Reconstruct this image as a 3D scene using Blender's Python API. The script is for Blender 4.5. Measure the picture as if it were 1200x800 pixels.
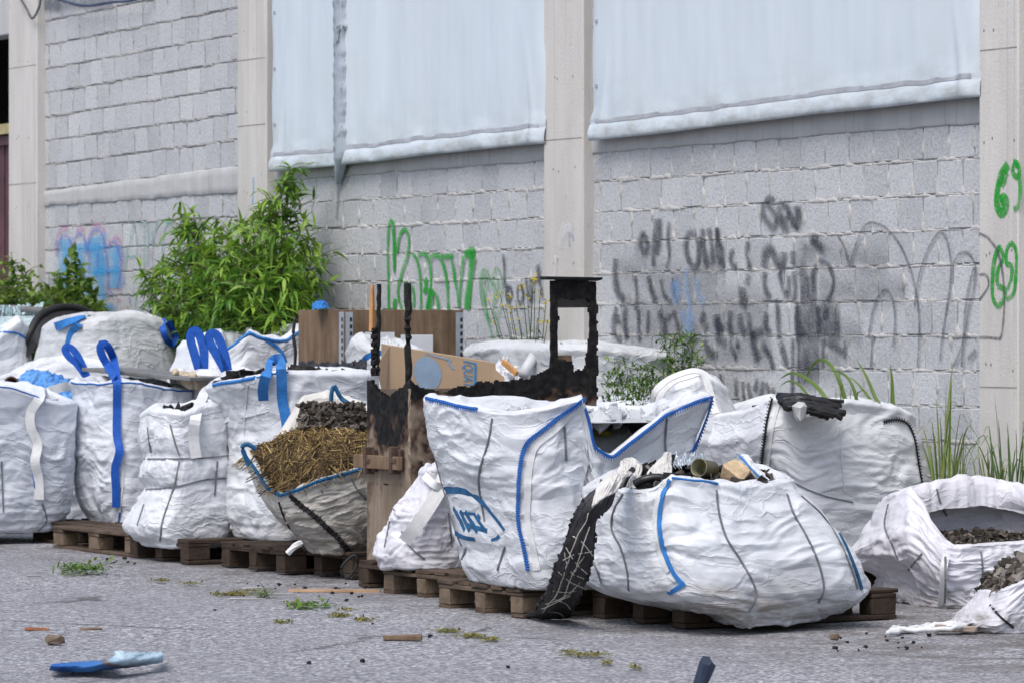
import bpy, bmesh, math, random
import numpy as np
from mathutils import Vector, Matrix
from mathutils.bvhtree import BVHTree

# ------------------------------------------------------------------ camera, sky, sun, exposure
for o in list(bpy.data.objects): bpy.data.objects.remove(o)
S = bpy.context.scene
C = S.collection
FPX, HOR, VPX, CAMH, DW = 4500.0, 390.0, -2080.0, 1.35, 13.27   # lens in photo pixels, horizon row, vanishing point of the wall, eye height, distance to the wall
TH = math.atan((600 - VPX) / FPX)
CT, ST = math.cos(TH), math.sin(TH)
CAM = np.array([0.0, -DW, CAMH])
DV = np.array([-CT, ST, 0.0])      # view axis
RV = np.array([ST, CT, 0.0])       # view right
cd = bpy.data.cameras.new('camera'); cam = bpy.data.objects.new('camera', cd); C.objects.link(cam)
cam.location = CAM; cam.rotation_euler = (math.pi/2, 0, math.pi/2 - TH)
cd.sensor_width = 36; cd.lens = FPX * 36 / 1200; cd.shift_y = -(400 - HOR) / 1200
cd.clip_start = 0.5; cd.clip_end = 2000
cd.dof.use_dof = True; cd.dof.focus_distance = 18.6; cd.dof.aperture_fstop = 7.1
S.camera = cam
w = bpy.data.worlds.new('World'); S.world = w; w.use_nodes = True
nt = w.node_tree; nt.nodes.clear()
sky = nt.nodes.new('ShaderNodeTexSky'); sky.sky_type = 'NISHITA'; sky.sun_disc = False
SUN_EL, SUN_AZ = math.radians(56), math.radians(150)      # azimuth: clockwise from +Y, towards +X
sky.sun_elevation = SUN_EL; sky.sun_rotation = SUN_AZ; sky.air_density = 1.0; sky.dust_density = 3.0; sky.ozone_density = 1.0
bg = nt.nodes.new('ShaderNodeBackground'); bg.inputs[1].default_value = 0.15
wo = nt.nodes.new('ShaderNodeOutputWorld'); nt.links.new(sky.outputs[0], bg.inputs[0]); nt.links.new(bg.outputs[0], wo.inputs[0])
sl = bpy.data.lights.new('sun', 'SUN'); sl.energy = 1.7; sl.angle = math.radians(30); sl.color = (1, 0.97, 0.93)
so = bpy.data.objects.new('sun', sl); C.objects.link(so)
sdir = Vector((math.sin(SUN_AZ)*math.cos(SUN_EL), math.cos(SUN_AZ)*math.cos(SUN_EL), math.sin(SUN_EL)))
so.rotation_euler = sdir.to_track_quat('Z', 'Y').to_euler(); so.location = (0, -10, 20)
S.view_settings.view_transform = 'Standard'; S.view_settings.look = 'None'
S.view_settings.exposure = 0.28; S.view_settings.gamma = 1.0; S.view_settings.use_curve_mapping = False
S.cycles.max_bounces = 6; S.cycles.transparent_max_bounces = 16
S.cycles.use_denoising = True; S.cycles.denoising_prefilter = 'NONE'

# ------------------------------------------------------------------ photo pixel -> place
def P(px, py, Z):
    return CAM + Z * (DV + RV * ((px - 600) / FPX) + np.array([0, 0, (HOR - py) / FPX]))
def Zg(py, z=0.0): return FPX * (CAMH - z) / (py - HOR)
def G(px, py, z=0.0): return P(px, py, Zg(py, z))
def Zw(px, y=0.0): return (DW + y) / (CT * (px - VPX) / FPX)
def W(px, py, y=0.0): return P(px, py, Zw(px, y))
def proj(p):
    d = np.asarray(p) - CAM
    Z = d @ DV
    return 600 + FPX * (d @ RV) / Z, HOR - FPX * d[..., 2] / Z, Z
def yat(px, Z): return -DW + Z * CT * (px - VPX) / FPX

# ------------------------------------------------------------------ helpers
rng = np.random.default_rng(5)
random.seed(5)
def tag(o, label=None, cat=None, group=None, kind=None):
    if label: o['label'] = label
    if cat: o['category'] = cat
    if group: o['group'] = group
    if kind: o['kind'] = kind
    return o
def mesh_obj(name, verts, faces, mat=None, parent=None, smooth=False, uv=None, cols=None, autosmooth=None):
    me = bpy.data.meshes.new(name)
    verts = np.asarray(verts, dtype=np.float64)
    q = parent
    while q is not None: verts = verts - np.array(q.location); q = q.parent      # children are given in world places
    if isinstance(faces, np.ndarray):
        nf, k = faces.shape
        me.vertices.add(len(verts)); me.vertices.foreach_set('co', verts.astype(np.float32).ravel())
        me.loops.add(nf*k); me.loops.foreach_set('vertex_index', faces.astype(np.int32).ravel())
        me.polygons.add(nf); me.polygons.foreach_set('loop_start', np.arange(0, nf*k, k, dtype=np.int32))
        try: me.polygons.foreach_set('loop_total', np.full(nf, k, dtype=np.int32))
        except Exception: pass
        me.update(calc_edges=True)
    else:
        me.from_pydata([tuple(v) for v in verts], [], faces); me.update()
    if smooth: me.polygons.foreach_set('use_smooth', np.ones(len(me.polygons), dtype=bool))
    if uv is not None:
        ul = me.uv_layers.new(name='UVMap'); li = np.zeros(len(me.loops), dtype=np.int32)
        me.loops.foreach_get('vertex_index', li)
        ul.data.foreach_set('uv', np.asarray(uv, dtype=np.float32)[li].ravel())
    for nm, col in (cols or {}).items():
        ca = me.attributes.new(nm, 'FLOAT', 'POINT'); ca.data.foreach_set('value', np.asarray(col, dtype=np.float32).ravel())
    if mat is not None: me.materials.append(mat)
    o = bpy.data.objects.new(name, me); C.objects.link(o)
    if parent is not None: o.parent = parent
    return o
def empty(name, loc, label=None, cat=None, group=None):
    o = bpy.data.objects.new(name, None); C.objects.link(o); o.location = tuple(loc); o.empty_display_size = 0.1
    return tag(o, label, cat, group)
class MB:                                   # collects shapes into one mesh
    def __init__(s): s.v = []; s.f = []; s.uvs = []; s.a = []
    def add(s, v, f, a=0.0):
        n = len(s.v); s.v += [tuple(map(float, q)) for q in v]; s.f += [tuple(i + n for i in q) for q in f]; s.a += [a]*len(v)
    def box(s, c, h, R=None, bev=0.0, a=0.0, jit=0.0):
        h = np.array(h, float); c = np.array(c, float)
        if bev <= 0:
            pts = np.array([[x, y, z] for x in (-1, 1) for y in (-1, 1) for z in (-1, 1)], float) * h
            fs = [(0,1,3,2),(4,6,7,5),(0,4,5,1),(2,3,7,6),(0,2,6,4),(1,5,7,3)]
        else:
            b = np.minimum(bev, h*0.49); pts = []; idx = {}
            for ax in range(3):
                for sx in (-1, 1):
                    for sy in (-1, 1):
                        for sz in (-1, 1):
                            sg = np.array([sx, sy, sz]); q = sg * (h - b); q[ax] = sg[ax] * h[ax]
                            idx[(ax, sx, sy, sz)] = len(pts); pts.append(q)
            fs = []
            def I(ax, *sg): return idx[(ax,)+sg]
            for ax in range(3):
                o1, o2 = [k for k in range(3) if k != ax]
                for sgn in (-1, 1):
                    cyc = []
                    for u, v in ((-1,-1),(1,-1),(1,1),(-1,1)):
                        sg = [0,0,0]; sg[ax] = sgn; sg[o1] = u; sg[o2] = v; cyc.append(I(ax, *sg))
                    fs.append(tuple(cyc))
            for ax in range(3):
                o1, o2 = [k for k in range(3) if k != ax]
                for u in (-1, 1):
                    for v in (-1, 1):
                        a_, b_ = [0,0,0], [0,0,0]
                        for q in (a_, b_): q[o1] = u; q[o2] = v
                        a_[ax] = -1; b_[ax] = 1
                        fs.append((I(o1, *a_), I(o1, *b_), I(o2, *b_), I(o2, *a_)))
            for sx in (-1, 1):
                for sy in (-1, 1):
                    for sz in (-1, 1): fs.append((I(0,sx,sy,sz), I(1,sx,sy,sz), I(2,sx,sy,sz)))
            pts = np.array(pts)
        if jit: pts = pts + rng.normal(0, jit, pts.shape)
        if R is not None: pts = pts @ np.array(R).T
        s.add(pts + c, fs, a)
    def tube(s, pts, r, n=6, a=0.0, cap=True):
        pts = np.array(pts, float); m = len(pts); r = np.broadcast_to(np.asarray(r, float), (m,))
        tg = np.gradient(pts, axis=0); tg /= np.linalg.norm(tg, axis=1)[:, None] + 1e-9
        up = np.array([0, 0, 1.0]); vs = []
        for i in range(m):
            x = np.cross(tg[i], up)
            if np.linalg.norm(x) < 1e-3: x = np.cross(tg[i], [1.0, 0, 0])
            x /= np.linalg.norm(x); y = np.cross(tg[i], x)
            for k in range(n):
                t = 2*math.pi*k/n; vs.append(pts[i] + r[i]*(math.cos(t)*x + math.sin(t)*y))
        fs = [(i*n+k, i*n+(k+1)%n, (i+1)*n+(k+1)%n, (i+1)*n+k) for i in range(m-1) for k in range(n)]
        if cap: fs += [tuple(range(n))[::-1], tuple((m-1)*n + k for k in range(n))]
        s.add(vs, fs, a)
    def build(s, name, mat, parent=None, smooth=False, attr=None):
        o = mesh_obj(name, s.v, s.f, mat, parent, smooth, cols={attr: s.a} if attr else None)
        bm = bmesh.new(); bm.from_mesh(o.data); bmesh.ops.recalc_face_normals(bm, faces=bm.faces); bm.to_mesh(o.data); bm.free()
        return o
def rotz(a): c, s = math.cos(a), math.sin(a); return np.array([[c,-s,0],[s,c,0],[0,0,1]])
def rotaxis(ax, a): return np.array(Matrix.Rotation(a, 3, Vector(ax)))
def interp_path(pts, n, smooth=True):
    pts = np.array(pts, float)
    d = np.r_[0, np.cumsum(np.linalg.norm(np.diff(pts, axis=0), axis=1))]
    t = np.linspace(0, d[-1], n)
    if not smooth or len(pts) < 3: return np.stack([np.interp(t, d, pts[:, k]) for k in range(pts.shape[1])], 1)
    m = np.zeros_like(pts)
    for i in range(len(pts)):
        a, b = max(i-1, 0), min(i+1, len(pts)-1); m[i] = (pts[b]-pts[a])/(d[b]-d[a] + 1e-9)
    k = np.clip(np.searchsorted(d, t, side='right')-1, 0, len(pts)-2)
    h = d[k+1]-d[k] + 1e-9; u = ((t-d[k])/h)[:, None]; h = h[:, None]
    return (2*u**3-3*u**2+1)*pts[k] + (u**3-2*u**2+u)*h*m[k] + (-2*u**3+3*u**2)*pts[k+1] + (u**3-u**2)*h*m[k+1]
def field(V, U, lv, lu, seed, wrap=True):          # smooth random field, wavelengths in grid cells, std 1
    r = np.random.default_rng(seed); U2 = U if wrap else U*2
    z = np.fft.fft2(r.normal(size=(V*2, U2)))
    fv = np.fft.fftfreq(V*2)[:, None]; fu = np.fft.fftfreq(U2)[None, :]
    z *= np.exp(-0.5*((fv*lv*1.2)**2 + (fu*lu*1.2)**2)*4)
    z = np.real(np.fft.ifft2(z))[:V, :U]
    return (z - z.mean())/(z.std()+1e-9)
def grid_faces(V, U, wrap=False):
    i = np.arange(V-1)[:, None]; j = np.arange(U if wrap else U-1)[None, :]
    j2 = (j+1) % U
    return np.stack([i*U+j, i*U+j2, (i+1)*U+j2, (i+1)*U+j], -1).reshape(-1, 4)
def grid_normals(T, wrap):
    du = (np.roll(T, -1, 1) - np.roll(T, 1, 1)) if wrap else np.gradient(T, axis=1)
    dv = np.gradient(T, axis=0)
    n = np.cross(du, dv); return n/(np.linalg.norm(n, axis=2, keepdims=True)+1e-9)
# ------------------------------------------------------------------ materials
MATS = {}
class NT:
    def __init__(s, name):
        s.m = bpy.data.materials.new(name); s.m.use_nodes = True; s.t = s.m.node_tree; s.t.nodes.clear()
        s.out = s.t.nodes.new('ShaderNodeOutputMaterial'); s.b = s.t.nodes.new('ShaderNodeBsdfPrincipled')
        s.t.links.new(s.b.outputs[0], s.out.inputs[0])
    def n(s, typ, **kw):
        nd = s.t.nodes.new('ShaderNode'+typ)
        for k, v in kw.items():
            if k in nd.inputs.keys() and not hasattr(nd, k): nd.inputs[k].default_value = v
            else: setattr(nd, k, v)
        return nd
    def set(s, inp, v):
        if hasattr(v, 'is_output') or isinstance(v, bpy.types.NodeSocket): s.t.links.new(v, inp)
        else: inp.default_value = v
    def noise(s, vec, scale, detail=4, rough=0.55, dist=0.0, out=0):
        nd = s.n('TexNoise'); nd.inputs['Scale'].default_value = scale; nd.inputs['Detail'].default_value = detail
        nd.inputs['Roughness'].default_value = rough; nd.inputs['Distortion'].default_value = dist
        if vec is not None: s.t.links.new(vec, nd.inputs['Vector'])
        return nd.outputs[out]
    def vor(s, vec, scale, feature='F1', out='Distance'):
        nd = s.n('TexVoronoi'); nd.feature = feature; nd.inputs['Scale'].default_value = scale
        if vec is not None: s.t.links.new(vec, nd.inputs['Vector'])
        return nd.outputs[out]
    def map(s, vec, scale=(1,1,1), rot=(0,0,0), loc=(0,0,0)):
        nd = s.n('Mapping'); nd.inputs['Scale'].default_value = scale; nd.inputs['Rotation'].default_value = rot; nd.inputs['Location'].default_value = loc
        s.t.links.new(vec, nd.inputs['Vector']); return nd.outputs[0]
    def ramp(s, fac, stops):
        nd = s.n('ValToRGB'); e = nd.color_ramp.elements
        while len(e) < len(stops): e.new(0.5)
        for k, (p, c) in enumerate(stops):
            e[k].position = p; e[k].color = (c, c, c, 1) if not hasattr(c, '__len__') else (*c, 1)
        s.t.links.new(fac, nd.inputs[0]); return nd.outputs[0]
    def mix(s, fac, a, b, mode='MIX'):
        nd = s.n('Mix'); nd.data_type = 'RGBA'; nd.blend_type = mode
        s.set(nd.inputs[0], fac)
        for i, v in ((6, a), (7, b)):
            s.set(nd.inputs[i], (*v, 1) if hasattr(v, '__len__') and len(v) == 3 else v)
        return nd.outputs[2]
    def math(s, op, a, b=0.0):
        nd = s.n('Math'); nd.operation = op; s.set(nd.inputs[0], a); s.set(nd.inputs[1], b); return nd.outputs[0]
    def bump(s, h, strength=0.5, dist=0.01, normal=None):
        nd = s.n('Bump'); nd.inputs['Strength'].default_value = strength; nd.inputs['Distance'].default_value = dist
        s.t.links.new(h, nd.inputs['Height'])
        if normal is not None: s.t.links.new(normal, nd.inputs['Normal'])
        return nd.outputs[0]
    def attr(s, name, out='Fac'):
        nd = s.n('Attribute'); nd.attribute_name = name; return nd.outputs[out]
    def coord(s, which='Object'): return s.n('TexCoord').outputs[which]
    def fin(s, color=None, rough=0.6, normal=None, spec=0.3, metal=0.0, alpha=None):
        b = s.b
        if color is not None: s.set(b.inputs['Base Color'], (*color, 1) if hasattr(color, '__len__') and len(color) == 3 else color)
        s.set(b.inputs['Roughness'], rough); b.inputs['Specular IOR Level'].default_value = spec; b.inputs['Metallic'].default_value = metal
        if normal is not None: s.t.links.new(normal, b.inputs['Normal'])
        if alpha is not None: s.set(b.inputs['Alpha'], alpha)
        return s.m
def plain(name, col, rough=0.6, spec=0.3, var=0.25, scale=8, metal=0.0, bump=0.0, bscale=60):
    k = NT(name); v = k.coord()
    c = k.mix(k.ramp(k.noise(v, scale, 5, .6), [(.3, 0), (.7, 1)]), tuple(x*(1-var) for x in col), tuple(min(1, x*(1+var)) for x in col))
    nrm = k.bump(k.noise(v, bscale, 4), bump, .01) if bump else None
    return k.fin(c, rough, nrm, spec, metal)
def woven(name, base=(.665, .69, .73), grime=(.21, .185, .16), trans=0.0):
    k = NT(name); uv = k.coord('UV')
    oi = k.n('ObjectInfo')
    off = k.n('VectorMath'); off.operation = 'ADD'; k.t.links.new(uv, off.inputs[0]); 
    sc = k.n('VectorMath'); sc.operation = 'SCALE'; sc.inputs[0].default_value = (7, 3, 0); k.t.links.new(oi.outputs['Random'], sc.inputs['Scale']); k.t.links.new(sc.outputs[0], off.inputs[1])
    p = off.outputs[0]
    wob = k.mix(0.12, p, k.noise(p, 3.0, 3, .5, out=1))
    # crisp small creases, mostly lying across the bag
    def cell(an, sc, rot):
        c = k.vor(k.map(wob, (1, an, 1), (0, 0, rot)), sc); return k.math('MULTIPLY', c, c)
    pt = k.ramp(k.noise(p, 1.6, 3, .5), [(.42, .15), (.62, 1)])
    h = k.math('ADD', k.math('MULTIPLY', cell(3.6, 2.6, .2), .9), k.math('MULTIPLY', cell(2.6, 4.5, -.35), -.6))
    h = k.math('ADD', h, k.math('MULTIPLY', k.math('ADD', k.math('MULTIPLY', cell(2.2, 11, .5), .30), k.math('MULTIPLY', k.noise(k.map(wob, (3, 14, 1)), 2.5, 4, .6, .5), .25)), pt))
    def crease(an, sc, rot, wd):
        e = k.n('TexVoronoi'); e.feature = 'DISTANCE_TO_EDGE'; e.inputs['Scale'].default_value = sc; k.t.links.new(k.map(wob2, (1, an, 1), (0, 0, rot)), e.inputs['Vector']); return k.ramp(e.outputs['Distance'], [(0, 1), (wd*.4, .45), (wd, 0)])
    wob2 = k.mix(0.30, p, k.noise(p, 2.2, 4, .6, out=1))
    cm = k.ramp(k.noise(p, 2.6, 3, .5), [(.40, 0), (.60, 1)])
    h = k.math('ADD', h, k.math('MULTIPLY', k.math('ADD', k.math('MULTIPLY', crease(3.4, 3.0, .25, .07), .20), k.math('MULTIPLY', crease(2.4, 7.0, -.4, .08), .11)), cm))
    nb = k.bump(h, 0.42, .06)
    mot = k.ramp(k.noise(p, 2.3, 5, .6), [(.32, .0), (.68, 1)])
    col = k.mix(mot, tuple(b*.93 for b in base), tuple(min(.86, b*1.05) for b in base))
    # faint weave tapes up and across
    wv = k.noise(k.map(p, (90, 1.5, 1)), 1.0, 2, .5)
    col = k.mix(k.math('MULTIPLY', k.ramp(wv, [(.35, 1), (.6, 0)]), .10), col, tuple(b*.72 for b in base))
    d = k.attr('dirt')
    dn = k.math('MULTIPLY', d, k.ramp(k.noise(k.map(p, (3, 8, 1), (0, 0, .5)), 2.0, 6, .7), [(.34, .25), (.56, 1)]))
    col = k.mix(k.math('MINIMUM', dn, .92), col, grime)
    sp = k.ramp(k.noise(p, 21, 3, .7), [(.70, 0), (.76, .35)])
    col = k.mix(sp, col, (.45, .40, .34))
    sc2 = k.ramp(k.noise(k.map(p, (2, 4.5, 1), (0, 0, .3)), 2.6, 6, .72), [(.56, 0), (.74, .42)])
    col = k.mix(sc2, col, (.40, .395, .39))
    k.fin(col, .48, nb, .38)
    return k.m
M = {}
M['bag'] = woven('woven_white')
M['bag_cool'] = woven('woven_white_cool', (.645, .68, .74))
M['bag_lilac'] = woven('woven_white_washed', (.665, .665, .72))
M['bag_grey'] = woven('woven_white_weathered', (.56, .58, .60))
M['bag_straw'] = woven('woven_white_soiled', (.62, .61, .575), (.13, .10, .07))
M['strap_blue'] = plain('blue_strap', (.015, .095, .44), .6, .25, .18, 30, bump=.2, bscale=300)
M['strap_blue_light'] = plain('light_blue_strap', (.035, .185, .50), .6, .25, .2, 30)
M['strap_white'] = plain('white_strap', (.68, .69, .70), .6, .25, .1, 30, bump=.3, bscale=250)
M['thread_blue'] = plain('blue_thread', (.030, .125, .41), .7, .2, .2, 60)
M['thread_grey'] = plain('grey_thread', (.17, .175, .19), .7, .2, .3, 20)
M['thread_black'] = plain('black_thread', (.02, .02, .022), .7, .2, .3, 20)
M['thread_teal'] = plain('blue_green_thread', (.015, .09, .20), .7, .2, .4, 40)
M['print_blue'] = plain('blue_print', (.022, .105, .235), .6, .25, .35, 25)
def m_wood(name, c1, c2, char=False):
    k = NT(name); v = k.coord()
    g = k.noise(k.map(v, (3, 3, 22)), 1.2, 6, .65, .4) if not char else k.noise(k.map(v, (18, 18, 2.0)), 1.4, 6, .65, .5)
    col = k.mix(k.ramp(g, [(.3, 0), (.7, 1)]), c1, c2)
    st = k.ramp(k.noise(v, 3.0, 5, .6), [(.45, 0), (.7, .6)])
    col = k.mix(st, col, tuple(x*.45 for x in c1))
    nb = k.bump(g, .35, .01)
    if char:
        a = k.attr('char')
        a2 = k.ramp(k.math('ADD', a, k.math('MULTIPLY', k.math('SUBTRACT', k.noise(v, 5, 6, .6), .5), .7)), [(.42, 0), (.60, 1)])
        blk = k.mix(k.ramp(k.noise(v, 26, 4), [(.4, 0), (.8, 1)]), (.006, .006, .007), (.03, .028, .027))
        a1 = k.ramp(k.math('ADD', a, k.math('MULTIPLY', k.math('SUBTRACT', k.noise(v, 7, 6, .65), .5), .5)), [(.16, 0), (.46, 1)])
        col = k.mix(a1, col, k.mix(g, (.050, .030, .022), (.105, .062, .043))); col = k.mix(a2, col, blk)
        nb = k.bump(k.math('MULTIPLY', k.noise(v, 30, 4, .7), a2), .35, .012, nb)
    return k.fin(col, .75, nb, .2)
M['pallet'] = plain('pallet_wood', (.095, .070, .053), .8, .15, .4, 7, bump=.5, bscale=40)
M['pallet_end'] = plain('pallet_block_wood', (.165, .125, .09), .85, .15, .35, 12, bump=.5, bscale=60)
M['pallet_dark'] = plain('dark_pallet_wood', (.055, .040, .031), .85, .15, .4, 7, bump=.5, bscale=40)
M['char_ply'] = m_wood('burnt_plywood', (.19, .145, .105), (.31, .255, .20), True)
M['ply'] = m_wood('weathered_plywood', (.13, .083, .053), (.25, .178, .118), True)
M['charcoal'] = plain('charcoal', (.012, .012, .013), .75, .3, .6, 20, bump=.5, bscale=45)
M['raw_wood'] = plain('raw_wood', (.52, .27, .11), .7, .2, .25, 9)
M['iron'] = plain('rusty_iron', (.085, .055, .042), .65, .4, .45, 14, bump=.3)
M['zinc'] = plain('galvanised_steel', (.42, .47, .52), .45, .5, .12, 20, metal=.5)
M['soot'] = plain('black_plastic', (.016, .016, .018), .38, .5, .4, 14, bump=.3, bscale=20)
M['rubber'] = plain('black_rubber', (.014, .014, .016), .55, .4, .4, 12, bump=.25, bscale=30)
M['cord'] = plain('pale_cord', (.55, .52, .45), .7, .2, .3, 12)
M['paper'] = plain('grey_paper', (.66, .68, .71), .7, .2, .06, 5)
M['cloth_white'] = plain('scorched_white_cloth', (.60, .585, .56), .75, .2, .14, 8, bump=.3, bscale=30)
M['tan'] = plain('tan_foam', (.50, .38, .24), .8, .2, .4, 10, bump=.5)
M['rock'] = plain('brown_stone', (.16, .12, .09), .85, .2, .4, 15, bump=.7, bscale=40)
M['grey_board'] = plain('grey_board', (.17, .175, .18), .7, .3, .25, 8)
# ------------------------------------------------------------------ ground
def m_asphalt():
    k = NT('asphalt'); v = k.coord()
    a1 = k.noise(v, 42, 3, .75); a2 = k.vor(v, 72, 'F1', 'Color'); big = k.noise(v, .55, 5, .6)
    g = k.n('RGBToBW'); k.t.links.new(a2, g.inputs[0])
    f = k.math('ADD', k.math('MULTIPLY', g.outputs[0], .6), k.math('MULTIPLY', a1, .4))
    col = k.ramp(f, [(.22, (.03, .03, .04)), (.40, (.197, .198, .217)), (.58, (.335, .337, .356)), (.76, (.70, .70, .72))])
    col = k.mix(k.ramp(big, [(.35, .0), (.7, .5)]), col, (.21, .21, .23))
    stn = k.ramp(k.noise(v, 1.7, 6, .7), [(.60, 0), (.72, .4)])
    col = k.mix(stn, col, (.12, .115, .11))
    cw = k.mix(.35, v, k.noise(v, 1.3, 5, .65, out=1)); cr = k.n('TexVoronoi'); cr.feature = 'DISTANCE_TO_EDGE'; cr.inputs['Scale'].default_value = .55; k.t.links.new(cw, cr.inputs['Vector'])
    col = k.mix(k.math('MULTIPLY', k.ramp(cr.outputs['Distance'], [(0, 1), (.012, 0)]), k.ramp(k.noise(v, .9, 3), [(.45, 0), (.55, .8)])), col, (.045, .043, .04))
    sy = k.n('SeparateXYZ'); k.t.links.new(v, sy.inputs[0])
    near_ = k.n('MapRange'); near_.inputs['From Min'].default_value = -4.6; near_.inputs['From Max'].default_value = -3.4; k.t.links.new(sy.outputs[1], near_.inputs[0])
    dirt = k.math('MULTIPLY', near_.outputs[0], k.ramp(k.noise(v, 3.2, 6, .7), [(.40, 0), (.62, .75)]))
    col = k.mix(dirt, col, (.10, .088, .078))
    h = k.math('ADD', k.math('MULTIPLY', k.vor(v, 72), .5), k.math('MULTIPLY', a1, .8))
    return k.fin(col, .85, k.bump(h, .8, .012), .25)
M['asphalt'] = m_asphalt()
def ground():
    n = 240
    gx = np.r_[-400, np.linspace(-34, -2, n), 400]; gy = np.r_[-400, np.linspace(-9, 1.5, 90), 400]
    X, Y = np.meshgrid(gx, gy, indexing='ij')
    Z = field(len(gx), len(gy), 18, 18, 3, False)*.006 + field(len(gx), len(gy), 5, 5, 4, False)*.002
    Z[[0, -1]] = 0; Z[:, [0, -1]] = 0
    o = mesh_obj('ground', np.stack([X, Y, Z], -1).reshape(-1, 3), grid_faces(*X.shape)[:, ::-1], M['asphalt'], smooth=True)
    tag(o, 'grey coarse asphalt yard in front of the bags', 'ground', kind='structure')
ground()

# ------------------------------------------------------------------ warehouse
def m_block():
    k = NT('concrete_block'); v = k.coord(); t = k.attr('tint')
    base = k.ramp(t, [(0, (.40, .412, .43)), (.5, (.485, .50, .522)), (1, (.575, .588, .605))])
    g = k.noise(v, 48, 4, .8); g2 = k.noise(v, 6, 5, .6)
    col = k.mix(k.ramp(g, [(.34, .6), (.5, 0)]), base, (.24, .25, .28))
    col = k.mix(k.ramp(g, [(.53, 0), (.68, .5)]), col, (.68, .68, .69))
    col = k.mix(k.ramp(g2, [(.4, 0), (.75, .45)]), col, (.56, .58, .60))
    st = k.ramp(k.noise(k.map(v, (3, 3, .7)), 1.0, 5, .65), [(.55, 0), (.75, .4)])
    col = k.mix(st, col, (.36, .365, .375))
    return k.fin(col, .92, k.bump(g, .7, .012), .1)
def m_mortar(name, col):
    k = NT(name); v = k.coord(); g = k.noise(v, 45, 5, .7)
    c = k.mix(k.ramp(g, [(.3, 0), (.7, 1)]), tuple(x*.72 for x in col), col)
    return k.fin(c, .95, k.bump(g, .6, .012), .1)
def m_concrete(name, c1, c2):
    k = NT(name); v = k.coord()
    n1 = k.noise(k.map(v, (2, 2, .35)), 2.2, 6, .6); n2 = k.noise(v, 60, 3, .7); ln = k.noise(k.map(v, (26, 26, .25)), 1.0, 2, .5)
    c = k.mix(k.ramp(n1, [(.35, 0), (.7, 1)]), c1, c2)
    c = k.mix(k.ramp(ln, [(.30, .30), (.42, 0)]), c, tuple(x*.6 for x in c1))
    pit = k.ramp(k.noise(k.map(v, (14, 14, 5)), 2.0, 4, .75), [(.66, 0), (.71, .6)])
    c = k.mix(pit, c, tuple(x*.45 for x in c1))
    return k.fin(c, .9, k.bump(k.math('ADD', n2, k.math('MULTIPLY', ln, 1.2)), .3, .012), .12)
M['block'] = m_block()
M['mortar'] = m_mortar('pale_mortar', (.56, .555, .545)); M['mortar_dark'] = m_mortar('old_mortar', (.42, .415, .41))
M['concrete'] = m_concrete('pale_concrete', (.50, .485, .46), (.61, .595, .57))
M['band'] = m_concrete('grey_band_concrete', (.42, .425, .435), (.50, .505, .51))
M['dark_room'] = plain('unlit_interior', (.03, .028, .027), .9, .1, .3, 3)
M['maroon'] = plain('maroon_metal', (.09, .035, .045), .5, .4, .3, 6)
M['tarp'] = None
XW = lambda px, y=0.0: W(px, 300, y)[0]
PIL = [(10, 43), (278, 312), (637, 683), (1147, 1193)]
pil = [(XW(a, -.08), XW(b, -.08)) for a, b in PIL]
ware = empty('warehouse', (pil[2][0], 0, 0), 'long grey concrete block warehouse with pale pillars and graffiti behind the white bags', 'building')
TOPZ = 6.2
for i, (a, b) in enumerate(pil):
    m = MB(); m.box(((a+b)/2, .11, TOPZ/2), ((b-a)/2, .19, TOPZ/2), bev=.008)
    p = m.build('pillar', M['concrete'], ware)
    j = MB()
    for z in (1.05, 2.62 + .3*(i % 2), 3.62 - .2*(i % 2)): j.box(((a+b)/2, -.0795, z), ((b-a)/2-.01, .0015, .004))
    for z in np.arange(.55, 5, .62):
        for q in (-.12, -.07, .13):
            if rng.random() < .8: j.box(((a+b)/2+q+rng.normal(0, .01), -.0795, z+rng.normal(0, .02)), (.006, .0015, .008))
    j.build('formwork_mark', plain('formwork_marks', (.27, .25, .23), .9), p)
def course_tilt(bay, x, z):
    if bay == 0 and z > 2.5: return .016*(x-pil[1][0])
    return 0.0
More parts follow.
